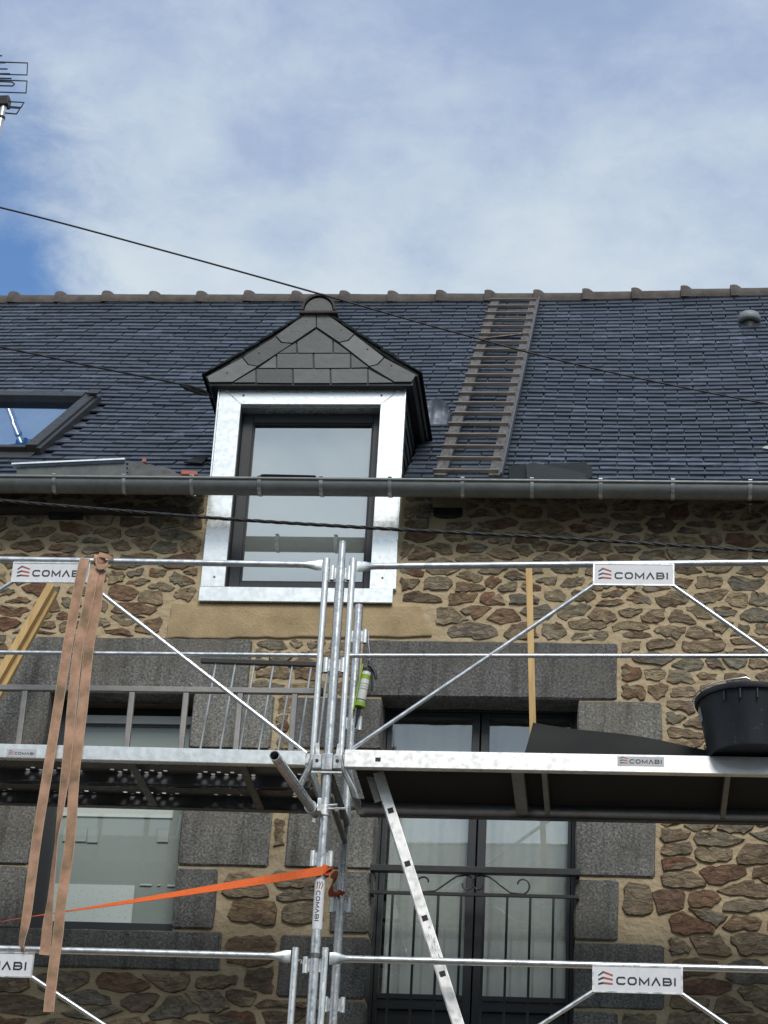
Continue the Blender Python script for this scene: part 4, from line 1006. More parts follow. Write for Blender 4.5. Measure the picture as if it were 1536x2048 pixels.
# ------------------------------------------------------------------ house across the street (seen only in the panes)
Op = empty('opposite_house', (-3, -18, 0), 'plain rendered house across the street mirrored in the lower window panes', 'house')
OY = -15.0
def mirror_hit(px, py, yp):
    p = onY(px, py, yp); d = (p-CAM); d = Vector((d.x, -d.y, d.z)); return p+d*((OY-p.y)/d.y)
zo = mirror_hit(950, 1702, gpl).z; xa = mirror_hit(60, 1700, LY).x; xb = mirror_hit(1250, 1700, gpl).x
obj('wall', MB().box(xa-6, xb+7, OY-7, OY, 0.0, zo-0.35), 'plaster', Op)
obj('roof', MB().add([(xa-6.3, OY+0.3, zo-0.35), (xb+7.3, OY+0.3, zo-0.35), (xb+7.3, OY+0.3, zo), (xa-6.3, OY+0.3, zo), (xa-6.3, OY-7.3, zo-0.35), (xb+7.3, OY-7.3, zo-0.35), (xb+7.3, OY-7.3, zo), (xa-6.3, OY-7.3, zo)],
    [(0, 1, 2, 3), (4, 7, 6, 5), (3, 2, 6, 7), (0, 4, 5, 1), (0, 3, 7, 4), (1, 5, 6, 2)]), simple('flat roof edge', (0.33, 0.34, 0.32), 0.8), Op)
def oppwin(px0, py0, px1, py1, mat='plaster_pale', yp=LY, name='window'):
    a = mirror_hit(px0, py0, yp); b = mirror_hit(px1, py1, yp); x0_, x1_ = sorted((a.x, b.x)); z0_, z1_ = sorted((a.z, b.z))
    wn = obj(name, MB().box(x0_, x1_, OY, OY+0.06, z0_, z1_), mat, Op)
    return wn
oppwin(146, 1656, 172, 1684); oppwin(176, 1656, 195, 1684); oppwin(315, 1658, 336, 1688)
oppwin(128, 1767, 263, 1850, 'plaster_pale', LY, 'pale_wall_panel')

# ================================================================== scaffold
YF, YI = -1.30, -0.53
PF = lambda px, py: onY(px, py, YF)
PI_ = lambda px, py: onY(px, py, YI)
XP = (PF(684, 1145).x+PF(620, 2020).x)/2
XI = (PI_(712, 1280).x+PI_(670, 2010).x)/2
DZ = PF(652, 1509).z                                    # top of the deck edge beams
def cup(mb, x, y, z, s, ln=0.078):
    mb.pipe((x+s*0.043, y, z-ln/2), (x+s*0.043, y, z+ln/2), 0.0145, 0.010, 10)
    mb.box(min(x+s*0.02, x+s*0.034), max(x+s*0.02, x+s*0.034), y-0.005, y+0.005, z-ln/2+0.008, z+ln/2-0.008)
def standard(name, X, Y, ztop, spig, cups, joints, label):
    st = empty(name, (X, Y, 0.13), label, 'scaffold post', 'scaffold posts')
    obj('tube', MB().tube([(X, Y, 0.13), (X, Y, ztop-spig)], 0.0242, 16), 'galv', st, smooth=40)
    if spig: obj('spigot', MB().pipe((X, Y, ztop-spig-0.02), (X, Y, ztop), 0.0190, 0.0155, 14), 'galv', st, smooth=40)
    for z in cups:
        for s in (-1, 1):
            mb = MB(); cup(mb, X, Y, z, s); obj('cup', mb, 'galv_new', st, smooth=40)
    for z in joints: obj('joint_collar', MB().tube([(X, Y, z-0.012), (X, Y, z+0.012)], 0.0258, 16), 'galv_dark', st, smooth=40)
    obj('base_plate', MB().box(X-0.075, X+0.075, Y-0.075, Y+0.075, 0.13, 0.138), 'galv', st)
    return st
zc = [PF(676, 1147).z, PF(666, 1331).z, PF(639, 1718).z, PF(622, 1931).z]
s1 = standard('scaffold_post', XP, YF, PF(684, 1084).z, PF(684, 1084).z-PF(681, 1134).z, zc, [PF(628, 1913).z], 'outer galvanised scaffold post with a white logo sticker, standing between the two guardrail bays')
zi = [PI_(712, 1273).z, PI_(705, 1447).z, PI_(678, 1811).z, PI_(668, 2010).z]
s2 = standard('scaffold_post', XI, YI, PI_(716, 1211).z, 0, zi, [], 'inner galvanised scaffold post close to the stone wall, behind the hanging caulking gun')
# sticker wrapped round the outer post
zl1, zl0 = PF(634, 1761).z, PF(630, 1860).z
mb = MB(); n = 16; vs = []
for z in (zl0, zl1):
    for k in range(n+1): a = R(-178+176*k/n); vs.append((XP+0.0249*math.cos(a), YF+0.0249*math.sin(a), z))
mb.add(vs, [(k, k+1, n+1+k+1, n+1+k) for k in range(n)])
stk = obj('sticker', mb, 'sign_white', s1, smooth=60)
hgt = 0.0205; 
def wrap(o):
    bm = bmesh.new(); bm.from_mesh(o.data); bmesh.ops.subdivide_edges(bm, edges=bm.edges[:], cuts=3, use_grid_fill=True); bm.to_mesh(o.data); bm.free()
    for v in o.data.vertices:
        p = v.co+Vector(s1.location); dx = p.x-XP; a = dx/0.0258; v.co = Vector((XP+0.0258*math.sin(a), YF-0.0258*math.cos(a), p.z))-Vector(s1.location)
before = set(bpy.data.objects)
wl = wordmark(s1, Vector((XP-0.0115, YF-0.03, zl1-0.012)), -ZA, XA, Vector((0, 0, 0)), hgt)
for o in set(bpy.data.objects)-before: wrap(o); o.parent = stk

def along(A, B, X): return A+(B-A)*((X-A.x)/(B.x-A.x))
def guardrail(label, top, mid, plate, post, diag_foot, bend, side, zfoot=None):
    """one guardrail frame: two uprights, flattened top rail, mid rail, two braces to a sign plate; mirrored about the plate"""
    A, B = PF(*top[0]), PF(*top[1])
    c = [PF(*p) for p in plate]; xc = sum(p.x for p in c)/4; xp = (PF(*post[0]).x+PF(*post[1]).x)/2; xo = 2*xc-xp; s = 1 if xo > xp else -1
    g = empty('guardrail_frame', (xc, YF, PF(*post[1]).z-0.3), label, 'guardrail', 'scaffold guardrails')
    zt = PF(*post[0]).z; zbend = PF(*bend[0]).z
    for x, q in ((xp, 1), (xo, -1)):
        e1 = Vector((x-q*side*-1*0, YF, zbend))
        pts = [(x, YF, zt), (x, YF, zbend+0.03), (x+q*s*0.008, YF+0.0, zbend-0.005), (x+q*s*0.070, YF+0.05, zbend-0.115), (x+q*s*0.078, YF+0.065, zbend-0.14)]
        if zfoot: pts = [(x, YF, zt), (x, YF, zfoot)]
        obj('upright', MB().tube(pts, 0.0168, 14), 'galv_new', g, smooth=50)
        if not zfoot or True:
            # hook onto the post
            xs_ = XP if q == 1 else x-q*s*0.075
            obj('hook', MB().tube([(x-q*s*0.014, YF, zt-0.062), (x-q*s*0.030, YF, zt-0.058), (x-q*s*0.032, YF, zt-0.075)], 0.006, 8), 'galv', g, smooth=50)
    rr = 0.0168
    xa_, xb_ = xp+s*0.022, xo-s*0.022
    rows = [(xa_, 0.030, 0.004), (xa_+s*0.028, 0.031, 0.005), (xa_+s*0.075, rr*1.05, rr*0.95), (xa_+s*0.10, rr, rr), (xb_-s*0.10, rr, rr), (xb_-s*0.075, rr*1.05, rr*.95), (xb_-s*0.028, 0.031, 0.005), (xb_, 0.030, 0.004)]
    n = 14; vs = []
    for x, rz_, ry_ in rows:
        p = along(A, B, x)
        for k in range(n): a = 2*math.pi*k/n; vs.append((x, YF+ry_*math.cos(a), p.z+rz_*math.sin(a)))
    mb = MB().add(vs, [(i*n+k, i*n+(k+1) % n, (i+1)*n+(k+1) % n, (i+1)*n+k) for i in range(len(rows)-1) for k in range(n)]+[tuple(range(n)), tuple(len(vs)-1-k for k in range(n))])
    obj('top_rail', mb, 'galv_new', g, smooth=45)
    if mid:
        a, b = PF(*mid[0]), PF(*mid[1]); a2, b2 = along(a, b, xp+s*0.014), along(a, b, xo-s*0.014)
        obj('mid_rail', MB().tube([a2, b2], 0.0115, 12), 'galv_new', g, smooth=50)
    # sign plate with folded rim
    z1 = max(c[0].z, c[1].z)-0.002; z0 = (c[2].z+c[3].z)/2; x0, x1 = (c[0].x+c[3].x)/2, (c[1].x+c[2].x)/2; yp = YF-0.012
    sgn = obj('sign_plate', MB().box(x0, x1, yp-0.003, yp+0.003, z0, z1), 'sign_white', g)
    mb = MB(); 
    for a_, b_, c_, d_ in ((x0-0.001, x0+0.006, z0, z1), (x1-0.006, x1+0.001, z0, z1), (x0+0.006, x1-0.006, z0, z0+0.007), (x0+0.006, x1-0.006, z1-0.007, z1)): mb.box(a_, b_, yp-0.0055, yp+0.001, c_, d_)
    obj('rim', mb, 'galv_new', sgn)
    wd = x1-x0; h = (wd*0.86)/9.42
    wordmark(sgn, Vector((x0+wd*0.065, yp-0.0045, z0+(z1-z0)*0.29)), XA, ZA, Vector((0, 0, 0)), h)
    # braces
    f = PF(*diag_foot); off = Vector((0, -0.004, 0))
    near = (x0+0.012, z0) if s > 0 else (x1-0.012, z0); far = (x1-0.012, z0) if s > 0 else (x0+0.012, z0)
    obj('brace', MB().tube([(f.x, YF, f.z), (near[0], YF-0.004, near[1]+0.012)], 0.0108, 12), 'galv_new', g, smooth=50)
    obj('brace', MB().tube([(2*xc-f.x, YF, f.z), (far[0], YF-0.004, far[1]+0.012)], 0.0108, 12), 'galv_new', g, smooth=50)
    for x, q in ((f.x, 1), (2*xc-f.x, -1)):
        if not zfoot: obj('foot_plate', MB().box(min(x-q*s*0.05, x+q*s*0.015), max(x-q*s*0.05, x+q*s*0.015), YF-0.006, YF+0.004, f.z-0.055, f.z-0.002), 'galv_new', g, bevel=0.002)
    return g
guardrail('upper right guardrail bay whose logo plate hangs beside the wooden batten', ((720, 1133), (1536, 1125.5)), ((703, 1311.5), (1536, 1312)), ((1186, 1130), (1347, 1129), (1349, 1173), (1187, 1174)), ((706, 1118), (681, 1520)), (690, 1508), ((680, 1528),), 1)
guardrail('upper left guardrail bay draped with faded webbing straps', ((0, 1119), (640, 1130)), ((0, 1305), (630, 1311)), ((28, 1126), (181, 1127), (177, 1168), (24, 1167)), ((653, 1118), (626, 1520)), (613.5, 1507), ((625, 1528),), -1)
zlow = PF(600, 2048).z-0.45
guardrail('lower right guardrail bay with a full logo plate below the balcony door', ((662, 1917), (1536, 1939)), None, ((1184, 1931), (1364, 1934), (1366, 1990), (1186, 1987)), ((650.5, 1896), (642, 2040)), (690, 2300), ((640, 2100),), 1, zlow)
guardrail('lower left guardrail bay with a cropped logo plate below the window', ((0, 1897.5), (575, 1913)), None, ((-109, 1903), (70, 1906), (66, 1957), (-113, 1953)), ((593, 1896), (580, 2040)), (570, 2290), ((590, 2100),), -1, zlow)

# ------------------------------------------------------------------ decks
def deck_beam(mb, x0, x1, yf, zt, h, t=0.045, out=1):
    """C-section edge beam, web outward"""
    mb.box(x0, x1, yf, yf+out*0.004, zt-h, zt) if out > 0 else mb.box(x0, x1, yf-0.004, yf, zt-h, zt)
    a, b = (yf+0.004, yf+t) if out > 0 else (yf-t, yf-0.004)
    mb.box(x0, x1, a, b, zt-0.004, zt); mb.box(x0, x1, a, b, zt-h, zt-h+0.004)
YB = -0.56
# right: aluminium frame with plywood floor and hatch
xr0 = PF(690, 1525).x; xr1 = xr0+2.86; zR = PF(1000, 1508.5).z; hR = zR-PF(1000, 1543).z
dR = empty('scaffold_deck', (xr0+1.43, (YF+YB)/2, zR-hR), 'right scaffold deck of bright aluminium with plywood floor, carrying the black bucket', 'scaffold deck', 'scaffold decks')
mb = MB(); deck_beam(mb, xr0, xr1, YF-0.028, zR, hR); fb = obj('front_beam', mb, 'alu', dR, bevel=0.002)
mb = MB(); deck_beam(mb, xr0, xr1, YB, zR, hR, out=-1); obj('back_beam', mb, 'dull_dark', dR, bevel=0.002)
xh = (PF(722, 1560).x, PF(1010, 1560).x)              # hatch
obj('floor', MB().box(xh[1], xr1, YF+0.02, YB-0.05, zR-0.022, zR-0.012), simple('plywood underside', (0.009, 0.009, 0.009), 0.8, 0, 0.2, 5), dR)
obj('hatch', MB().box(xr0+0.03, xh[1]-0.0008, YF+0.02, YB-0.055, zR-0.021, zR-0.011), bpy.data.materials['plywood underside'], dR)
for px0, px1 in ((1020, 1045), (1081, 1092), (1452, 1463)):
    a, b = PF(px0, 1590).x, PF(px1, 1590).x; obj('cross_member', MB().box(a, b, YF+0.018, YB-0.046, zR-hR+0.012, zR-0.024), 'dull', dR, bevel=0.002)
for x in (xr0-0.012, xr1): obj('end_plate', MB().box(x, x+0.012, YF+0.0, YB-0.02, zR-hR*0.95, zR-0.004), 'galv', dR)
p = PF(757, 1523); obj('square_hole', MB().box(p.x-0.013, p.x+0.013, YF-0.0295, YF-0.026, p.z-0.010, p.z+0.010), 'rubber', fb)
pl = [onY(*q_, YF-0.03) for q_ in ((1235, 1514), (1328, 1514), (1328, 1533), (1235, 1533))]
lb = obj('sticker', MB().box(pl[0].x, pl[1].x, YF-0.0292, YF-0.0281, pl[2].z, pl[1].z), 'sign_grey', fb)
wdt = pl[1].x-pl[0].x; wordmark(lb, Vector((pl[0].x+wdt*0.05, YF-0.0298, pl[2].z+(pl[1].z-pl[2].z)*0.26)), XA, ZA, Vector((0, 0, 0)), wdt*0.9/9.42)
# left: two perforated steel planks in an edge beam
xl1 = PF(612, 1520).x; xl0 = xl1-2.86; zA, zB_ = PF(0, 1491), PF(612, 1506)
def zL(x): return along(zA, zB_, x).z
hL = 0.072
zLm = zL((xl0+xl1)/2)
dL = empty('scaffold_deck', ((xl0+xl1)/2, (YF+YB)/2, zLm-hL), 'left scaffold deck of perforated galvanised steel planks under the lying ladder', 'scaffold deck', 'scaffold decks')
rotL = math.atan2(zB_.z-zA.z, zB_.x-zA.x)
mb = MB(); deck_beam(mb, xl0, xl1, YF-0.028, zLm, hL); lbm = obj('front_beam', mb, 'zinc_new', dL, bevel=0.002)
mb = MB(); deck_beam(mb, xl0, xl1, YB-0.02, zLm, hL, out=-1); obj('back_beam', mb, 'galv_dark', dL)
def perforated(x0, x1, y0, y1, z):
    """a plank skin with real round-ish holes in groups"""
    mb = MB(); step = 0.034; nx = int((x1-x0)/step); ny = max(2, int(round((y1-y0)/step))); sx, sy = (x1-x0)/nx, (y1-y0)/ny
    for i in range(nx):
        for j in range(ny):
            a, b = x0+i*sx, y0+j*sy; grp = (i//9) % 3
            hole = (i+j) % 2 == 0 and (i % 13) < 9
            c = [(a, b, z), (a+sx, b, z), (a+sx, b+sy, z), (a, b+sy, z)]
            if not hole: mb.add(c, [(0, 1, 2, 3)]); continue
            cx_, cy_ = a+sx/2, b+sy/2; r = 0.0118; n = 8
            h = [(cx_+r*math.cos(2*math.pi*(k+.5)/n-math.pi*0.75), cy_+r*math.sin(2*math.pi*(k+.5)/n-math.pi*0.75), z) for k in range(n)]
            # corner k connects to holes 2k-1, 2k
            fs = []
            for k in range(4): fs += [(k, 4+(2*k-1) % n, 4+(2*k) % n), (k, 4+(2*k) % n, 4+(2*k+1) % n, (k+1) % 4)]
            mb.add(c+h, fs)
    return mb
for y0 in (YF+0.02, YF+0.365):
    pk = obj('plank', perforated(xl0+0.02, xl1-0.02, y0, y0+0.325, zLm-0.006), 'galv_dark', dL)
    mb = MB()
    for yy in (y0, y0+0.325-0.004): mb.box(xl0+0.02, xl1-0.02, yy, yy+0.004, zLm-0.062, zLm-0.007)
    obj('flange', mb, 'galv_dark', pk)
    mb = MB().box(xl0+0.02, xl1-0.02, y0+0.12, y0+0.20, zLm-0.030, zLm-0.008); obj('stiffener', mb, 'galv_dark', pk)
for px in (256, 480):
    x = PF(px, 1560).x; obj('cross_member', MB().box(x-0.02, x+0.02, YF+0.018, YB-0.066, zLm-hL+0.002, zLm-0.064), 'galv_dark', dL)
for x in (xl0-0.012, xl1): obj('end_plate', MB().box(x, x+0.012, YF+0.0, YB-0.03, zLm-hL*0.95, zLm-0.004), 'galv', dL)
pl = [onY(*q_, YF-0.03) for q_ in ((14, 1497), (74, 1498.5), (74, 1514), (14, 1512.5))]
lb = obj('sticker', MB().box(pl[0].x, pl[1].x, YF-0.0292, YF-0.0281, pl[2].z, pl[1].z), 'sign_grey', lbm)
wdt = pl[1].x-pl[0].x; wordmark(lb, Vector((pl[0].x+wdt*0.07, YF-0.0298, pl[2].z+(pl[1].z-pl[2].z)*0.26)), XA, ZA, Vector((0, 0, 0)), wdt*0.86/9.42)
dL.rotation_euler = (0, -rotL, 0)
# transom joining both posts under the decks, with claw brackets and couplers
Tr = empty('scaffold_transom', (XP, (YF+YI)/2, DZ-0.30), 'dark transom frame linking outer and inner post under the decks', 'scaffold transom')
obj('upper_tube', MB().tube([(XP+0.01, YF+0.03, DZ-0.105), (XI+0.006, YI-0.03, DZ-0.105)], 0.022, 12), 'galv_dark', Tr, smooth=40)
obj('lower_tube', MB().tube([(XP+0.012, YF+0.03, DZ-0.20), (XI+0.006, YI-0.03, DZ-0.20)], 0.015, 12), 'galv_dark', Tr, smooth=40)
for i in range(4):
    f = (i+0.5)/4; obj('web', MB().tube([(XP+(XI-XP)*f, YF+(YI-YF)*(f-0.08), DZ-0.115), (XP+(XI-XP)*f, YF+(YI-YF)*(f+0.08), DZ-0.195)], 0.007, 8), 'galv', Tr, smooth=40)
for s in (-1, 1):
    obj('claw', MB().box(XP+s*0.050-0.022, XP+s*0.050+0.022, YF-0.035, YF+0.03, DZ-0.085, DZ-0.012), 'galv', Tr, bevel=0.004)
    obj('claw_wedge', MB().obox((XP+s*0.052, YF-0.03, DZ+0.015), (0.010, 0, 0.002), (0, 0.004, 0), (0.003*s, 0, 0.032)), 'galv_new', Tr, bevel=0.002)
    obj('claw_hole', MB().lathe([(0.0085, 0), (0.0085, 0.002), (0, 0.002)], (XP+s*0.050, YF-0.036, DZ-0.045), (0, -1, 0), n=10), 'rubber', Tr)
obj('collar', MB().box(XP-0.027, XP+0.027, YF-0.040, YF+0.026, DZ-0.095, DZ-0.005), 'galv', Tr, bevel=0.006)
obj('collar_lip', MB().box(XP-0.075, XP+0.075, YF-0.0335, YF-0.0255, DZ-0.108, DZ-0.098), 'galv_new', Tr, bevel=0.002)
# stub tube sticking out towards the street with its coupler
Cb = PF(622, 1619); E1 = None
d = ray(549, 1511); t_ = (YF-0.80-CAM.y)/d.y; E1 = CAM+d*t_; A1 = Vector((XP-0.055, YF-0.01, PF(628, 1622).z))
E1 = Vector((E1.x, E1.y, E1.z))
Sb = empty('stub_tube', A1, 'short open scaffold tube sticking out towards the street below the deck', 'scaffold tube')
obj('tube', MB().pipe(A1+(A1-E1).normalized()*0.05, E1, 0.0242, 0.0205, 18), 'galv', Sb, smooth=40)
obj('coupler', MB().pipe(A1+(E1-A1).normalized()*0.008, A1+(E1-A1).normalized()*0.06, 0.031, 0.0245, 14), 'galv_new', Sb, smooth=40)
zc_ = A1.z
obj('post_clamp', MB().pipe((XP, YF, zc_-0.026), (XP, YF, zc_+0.026), 0.031, 0.0245, 14), 'galv_new', Sb, smooth=40)
for s, z in ((-1, zc_+0.018), (1, zc_)):
    obj('bolt', MB().tube([(XP+0.02, YF-0.036, z), (XP+0.085+0.02*s, YF-0.036, z+0.004)], 0.0055, 8), 'galv_new', Sb, smooth=40)
obj('nut', MB().tube([(XP+0.055, YF-0.036, zc_-0.002), (XP+0.072, YF-0.036, zc_-0.001)], 0.0115, 6), 'galv_new', Sb)
obj('bolt', MB().tube([(A1.x+0.008, YF-0.03, zc_-0.05), (A1.x+0.008, YF-0.03, zc_-0.07)], 0.009, 6), 'galv_new', Sb)
obj('coupler_flap', MB().obox((A1.x+0.035, YF-0.045, zc_+0.012), (0.010, 0, 0), (0, 0.022, 0), (0, 0, 0.034)), 'galv_new', Sb, bevel=0.003)

# ================================================================== things on and about the scaffold
# aluminium access ladder below the hatch, seen edge-on
YLn = YF+0.16
lp = lambda px, py: onY(px, py, YLn)
La, Lb2 = lp(757, 1545), lp(917, 2048); dirL = (Lb2-La).normalized()
Lend = La+dirL*((La.z-2.2)/(-dirL.z)) if dirL.z else Lb2
Ld = empty('access_ladder', (Lend.x, YLn+0.2, Lend.z), 'aluminium access ladder slanting down from the deck hatch in front of the balcony door', 'ladder')
nrm = Vector((-dirL.z, 0, dirL.x)); nrm = nrm if nrm.x > 0 else -nrm
hol = [lp(787, 1621), lp(818, 1726), lp(851.5, 1835), lp(885, 1949)]
sp = (hol[3]-hol[0]).length/3
for yy in (YLn, YLn+0.36):
    A = La+Vector((0, yy-YLn, 0)); B = Lend+Vector((0, yy-YLn, 0))
    st = obj('stile', MB().obox((A+B)/2, (B-A)/2, nrm*0.0265, Vector((0, 0.0125, 0))), 'alu', Ld, bevel=0.003)
    if yy == YLn:
        k = 0; h0 = hol[0]; h0 = La+dirL*((h0-La).dot(dirL))
        while True:
            p = h0+dirL*sp*k
            if p.z < Lend.z+0.1: break
            obj('rung_socket', MB().obox(p+Vector((0, -0.0132, 0)), dirL*0.014, nrm*0.014, Vector((0, 0.0009, 0))), 'rubber', st, bevel=0.004)
            obj('rung', MB().beam(p+Vector((0, 0.0125, 0)), p+Vector((0, 0.3475, 0)), 0.028, 0.028), 'alu', Ld)
            k += 1
        # faded print on the stile
        pr = lp(870, 1880); pr = La+dirL*((pr-La).dot(dirL)); mb = MB()
        for i in range(14):
            c = pr+dirL*(random.uniform(-0.11, 0.09))+nrm*random.uniform(-0.016, 0.016)+Vector((0, -0.0128, 0)); mb.obox(c, dirL*random.uniform(0.003, 0.010), nrm*random.uniform(0.0008, 0.002), Vector((0, 0.0003, 0)))
        tag(obj('faded_print', mb, 'faded_print', st), kind='stuff')
for i in range(2): pass
hb = onY(738, 1575, YF+0.45)
obj('hinge_plate', MB().obox((La.x-0.03, YLn+0.15, La.z-0.01), dirL*0.09, nrm*0.03, Vector((0, 0.006, 0))), 'alu', Ld)

# ladder lying on its edge along the left deck
YH = -0.80
hp = lambda px, py: onY(px, py, YH)
Ha, Hb = hp(0, 1376), hp(648, 1384); Ha = along(Ha, Hb, xl0+0.15); zbase = zL(Hb.x)+0.002
Hl = empty('aluminium_ladder', ((Ha.x+Hb.x)/2, YH, zbase), 'grey aluminium ladder lying on its edge along the left deck behind the guardrail', 'ladder')
def railz(x): return along(Ha, Hb, x).z
obj('stile', MB().beam(Ha, Hb-Vector((0.05, 0, 0)), 0.030, 0.032), 'dull', Hl, bevel=0.004)
lo_a, lo_b = Vector((Ha.x, YH, zL(Ha.x)+0.036)), Vector((Hb.x-0.05, YH, zL(Hb.x)+0.036))
obj('stile', MB().beam(lo_a, lo_b, 0.030, 0.060), 'dull', Hl, bevel=0.004)
for e_ in (Hb, ): obj('end_cap', MB().box(e_.x-0.05, e_.x-0.005, YH-0.018, YH+0.018, e_.z-0.022, e_.z+0.018), 'rubber', Hl, bevel=0.004)
obj('end_cap', MB().box(Hb.x-0.05, Hb.x-0.005, YH-0.018, YH+0.018, zL(Hb.x)+0.004, zL(Hb.x)+0.068), 'rubber', Hl, bevel=0.004)
xr_ = hp(259, 1440).x; stp = (hp(586, 1440).x-xr_)/3
for k in range(-7, 4):
    x = xr_+k*stp
    if x > Ha.x+0.05: obj('rung', MB().box(x-0.0155, x+0.0155, YH-0.013, YH+0.013, zL(x)+0.066, railz(x)-0.016), 'dull', Hl, bevel=0.005)

# loose metal railing leaning on the back of the left deck
YR = -0.66
rp = lambda px, py: onY(px, py, YR)
ta, tb = rp(402, 1322), rp(650, 1330); dz = zL(ta.x)
Rl = empty('railing_panel', ((ta.x+tb.x)/2, YR, dz), 'loose railing panel with black top bar and thin pale bars leaning left behind the post', 'railing')
obj('top_bar', MB().beam(ta, tb, 0.030, 0.021), 'black_metal', Rl)
pb = [(432, 401), (471, 441), (509, 480), (547.5, 518), (585, 557), (623, 597), (656, 636)]
for a_, b_ in pb:
    A = rp(a_, 1326); B = rp(b_, 1496); B = along2 = A+(B-A)*((A.z-dz-0.03)/(A.z-B.z)); A.z = along(ta, tb, A.x).z-0.009
    obj('bar', MB().tube([A, B], 0.0062, 8), 'grey_paint', Rl, smooth=50)
ba, bb = rp(395, 1498), rp(640, 1500); ba.z = bb.z = dz+0.016
obj('bottom_bar', MB().beam(ba, bb+Vector((0.05, 0, 0)), 0.026, 0.026), 'black_metal', Rl)

# orange ratchet strap
def cat(pts, n=10):
    pts = [Vector(p) for p in pts]; P = [pts[0]*2-pts[1]]+pts+[pts[-1]*2-pts[-2]]; res = []
    for i in range(1, len(P)-2):
        for k in range(n):
            t = k/n; a, b, c, d = P[i-1], P[i], P[i+1], P[i+2]
            res.append(0.5*((2*b)+(c-a)*t+(2*a-5*b+4*c-d)*t*t+(3*b-a-3*c+d)*t**3))
    res.append(pts[-1]); return res
def lerpl(vals, n):
    res = []
    for i in range(n):
        f = i/(n-1)*(len(vals)-1); k = min(int(f), len(vals)-2); res.append(vals[k]+(vals[k+1]-vals[k])*(f-k))
    return res
So = empty('orange_strap', (XP, YF, PF(640, 1790).z), 'orange tie-down strap pulled from the left and knotted round the outer post', 'strap')
ys = YF-0.031
pts = [onY(-160, 1872, -1.10), onY(0, 1843, -1.16), onY(130, 1823, -1.20), onY(255, 1804, -1.24), onY(410, 1779, -1.28), onY(560, 1755, -1.315), onY(628, 1744, ys), onY(647, 1741, ys)]
cp = cat(pts, 8); wvl = lerpl([0.0035, 0.004, 0.006, 0.010, 0.017, 0.022, 0.0235, 0.0235], len(cp)); ang = lerpl([75, 72, 65, 50, 28, 10, 3, 0], len(cp))
wv = [Vector((0, math.sin(R(a))*0.022, math.cos(R(a))*0.0225)) for a in ang]
obj('band', MB().ribbon(cp, wv, 0.002), 'orange', So, smooth=60)
pts = [(XP+0.012, YF-0.029, PF(647, 1741).z), (XP+0.032, YF-0.012, PF(652, 1741).z), (XP+0.038, YF+0.02, PF(655, 1742).z), (XP+0.015, YF+0.038, PF(655, 1745).z)]
cp = cat(pts, 6); obj('wrap', MB().ribbon(cp, [Vector((0, 0, 0.022))]*len(cp), 0.002), 'orange', So, smooth=60)
mb = MB()
kn = PF(655, 1743)
for i in range(3):
    a0 = random.uniform(0, 6); pts = [kn+Vector((0.022*math.cos(a0+a)+0.004*i, -0.01+0.02*math.sin(a0+a)*math.cos(i), 0.018*math.sin(a+i))) for a in [k*0.7 for k in range(8)]]
    mb.ribbon(pts, [Vector((0.003, 0.006, 0.010))]*8, 0.002)
obj('knot', mb, 'orange_dark', So, smooth=60)
pts = [kn+Vector((0.02, 0.02, -0.005)), onY(672, 1752, -1.0), onY(668, 1764, -0.95), onY(661, 1776, -0.9), onY(664, 1788, -0.75), onY(676, 1789, -0.60), Vector((XI-0.02, YI-0.026, PI_(680, 1790).z)), Vector((XI+0.02, YI-0.026, PI_(686, 1791).z))]
cp = cat(pts, 6); wv = [Vector((0.010, -0.004, 0.014+0.006*math.sin(i*.4))) for i in range(len(cp))]
obj('tail', MB().ribbon(cp, wv, 0.002), 'orange_dark', So, smooth=60)

# faded webbing straps hung over the upper left rail
ysf = YF-0.030
def strap(pix, widths, yoff, name='strap', twist=None):
    pts = [onY(px, py, YF+yo) for (px, py), yo in zip(pix, yoff)]; cp = cat(pts, 8); n = len(cp); ws = lerpl(widths, n); tw = lerpl(twist or [0]*len(pix), n)
    wv = []
    for i in range(n):
        t = (cp[min(i+1, n-1)]-cp[max(i-1, 0)]).normalized(); s_ = t.cross(Vector((0, 1, 0))).normalized(); s_ = s_ if s_.x > 0 else -s_
        f = t.cross(s_); wv.append((s_*math.cos(R(tw[i]))+f*math.sin(R(tw[i])))*ws[i]/2)
    mb = MB().ribbon(cp, wv, 0.0025); ed = MB()
    for sg in (-1, 1): ed.tube([c+w_*sg for c, w_ in zip(cp, wv)], 0.0019, 5)
    return mb, ed
Sw = empty('webbing_straps', PF(90, 2020), 'long faded pinkish webbing straps knotted over the upper left rail', 'strap')
W_ = 0.048
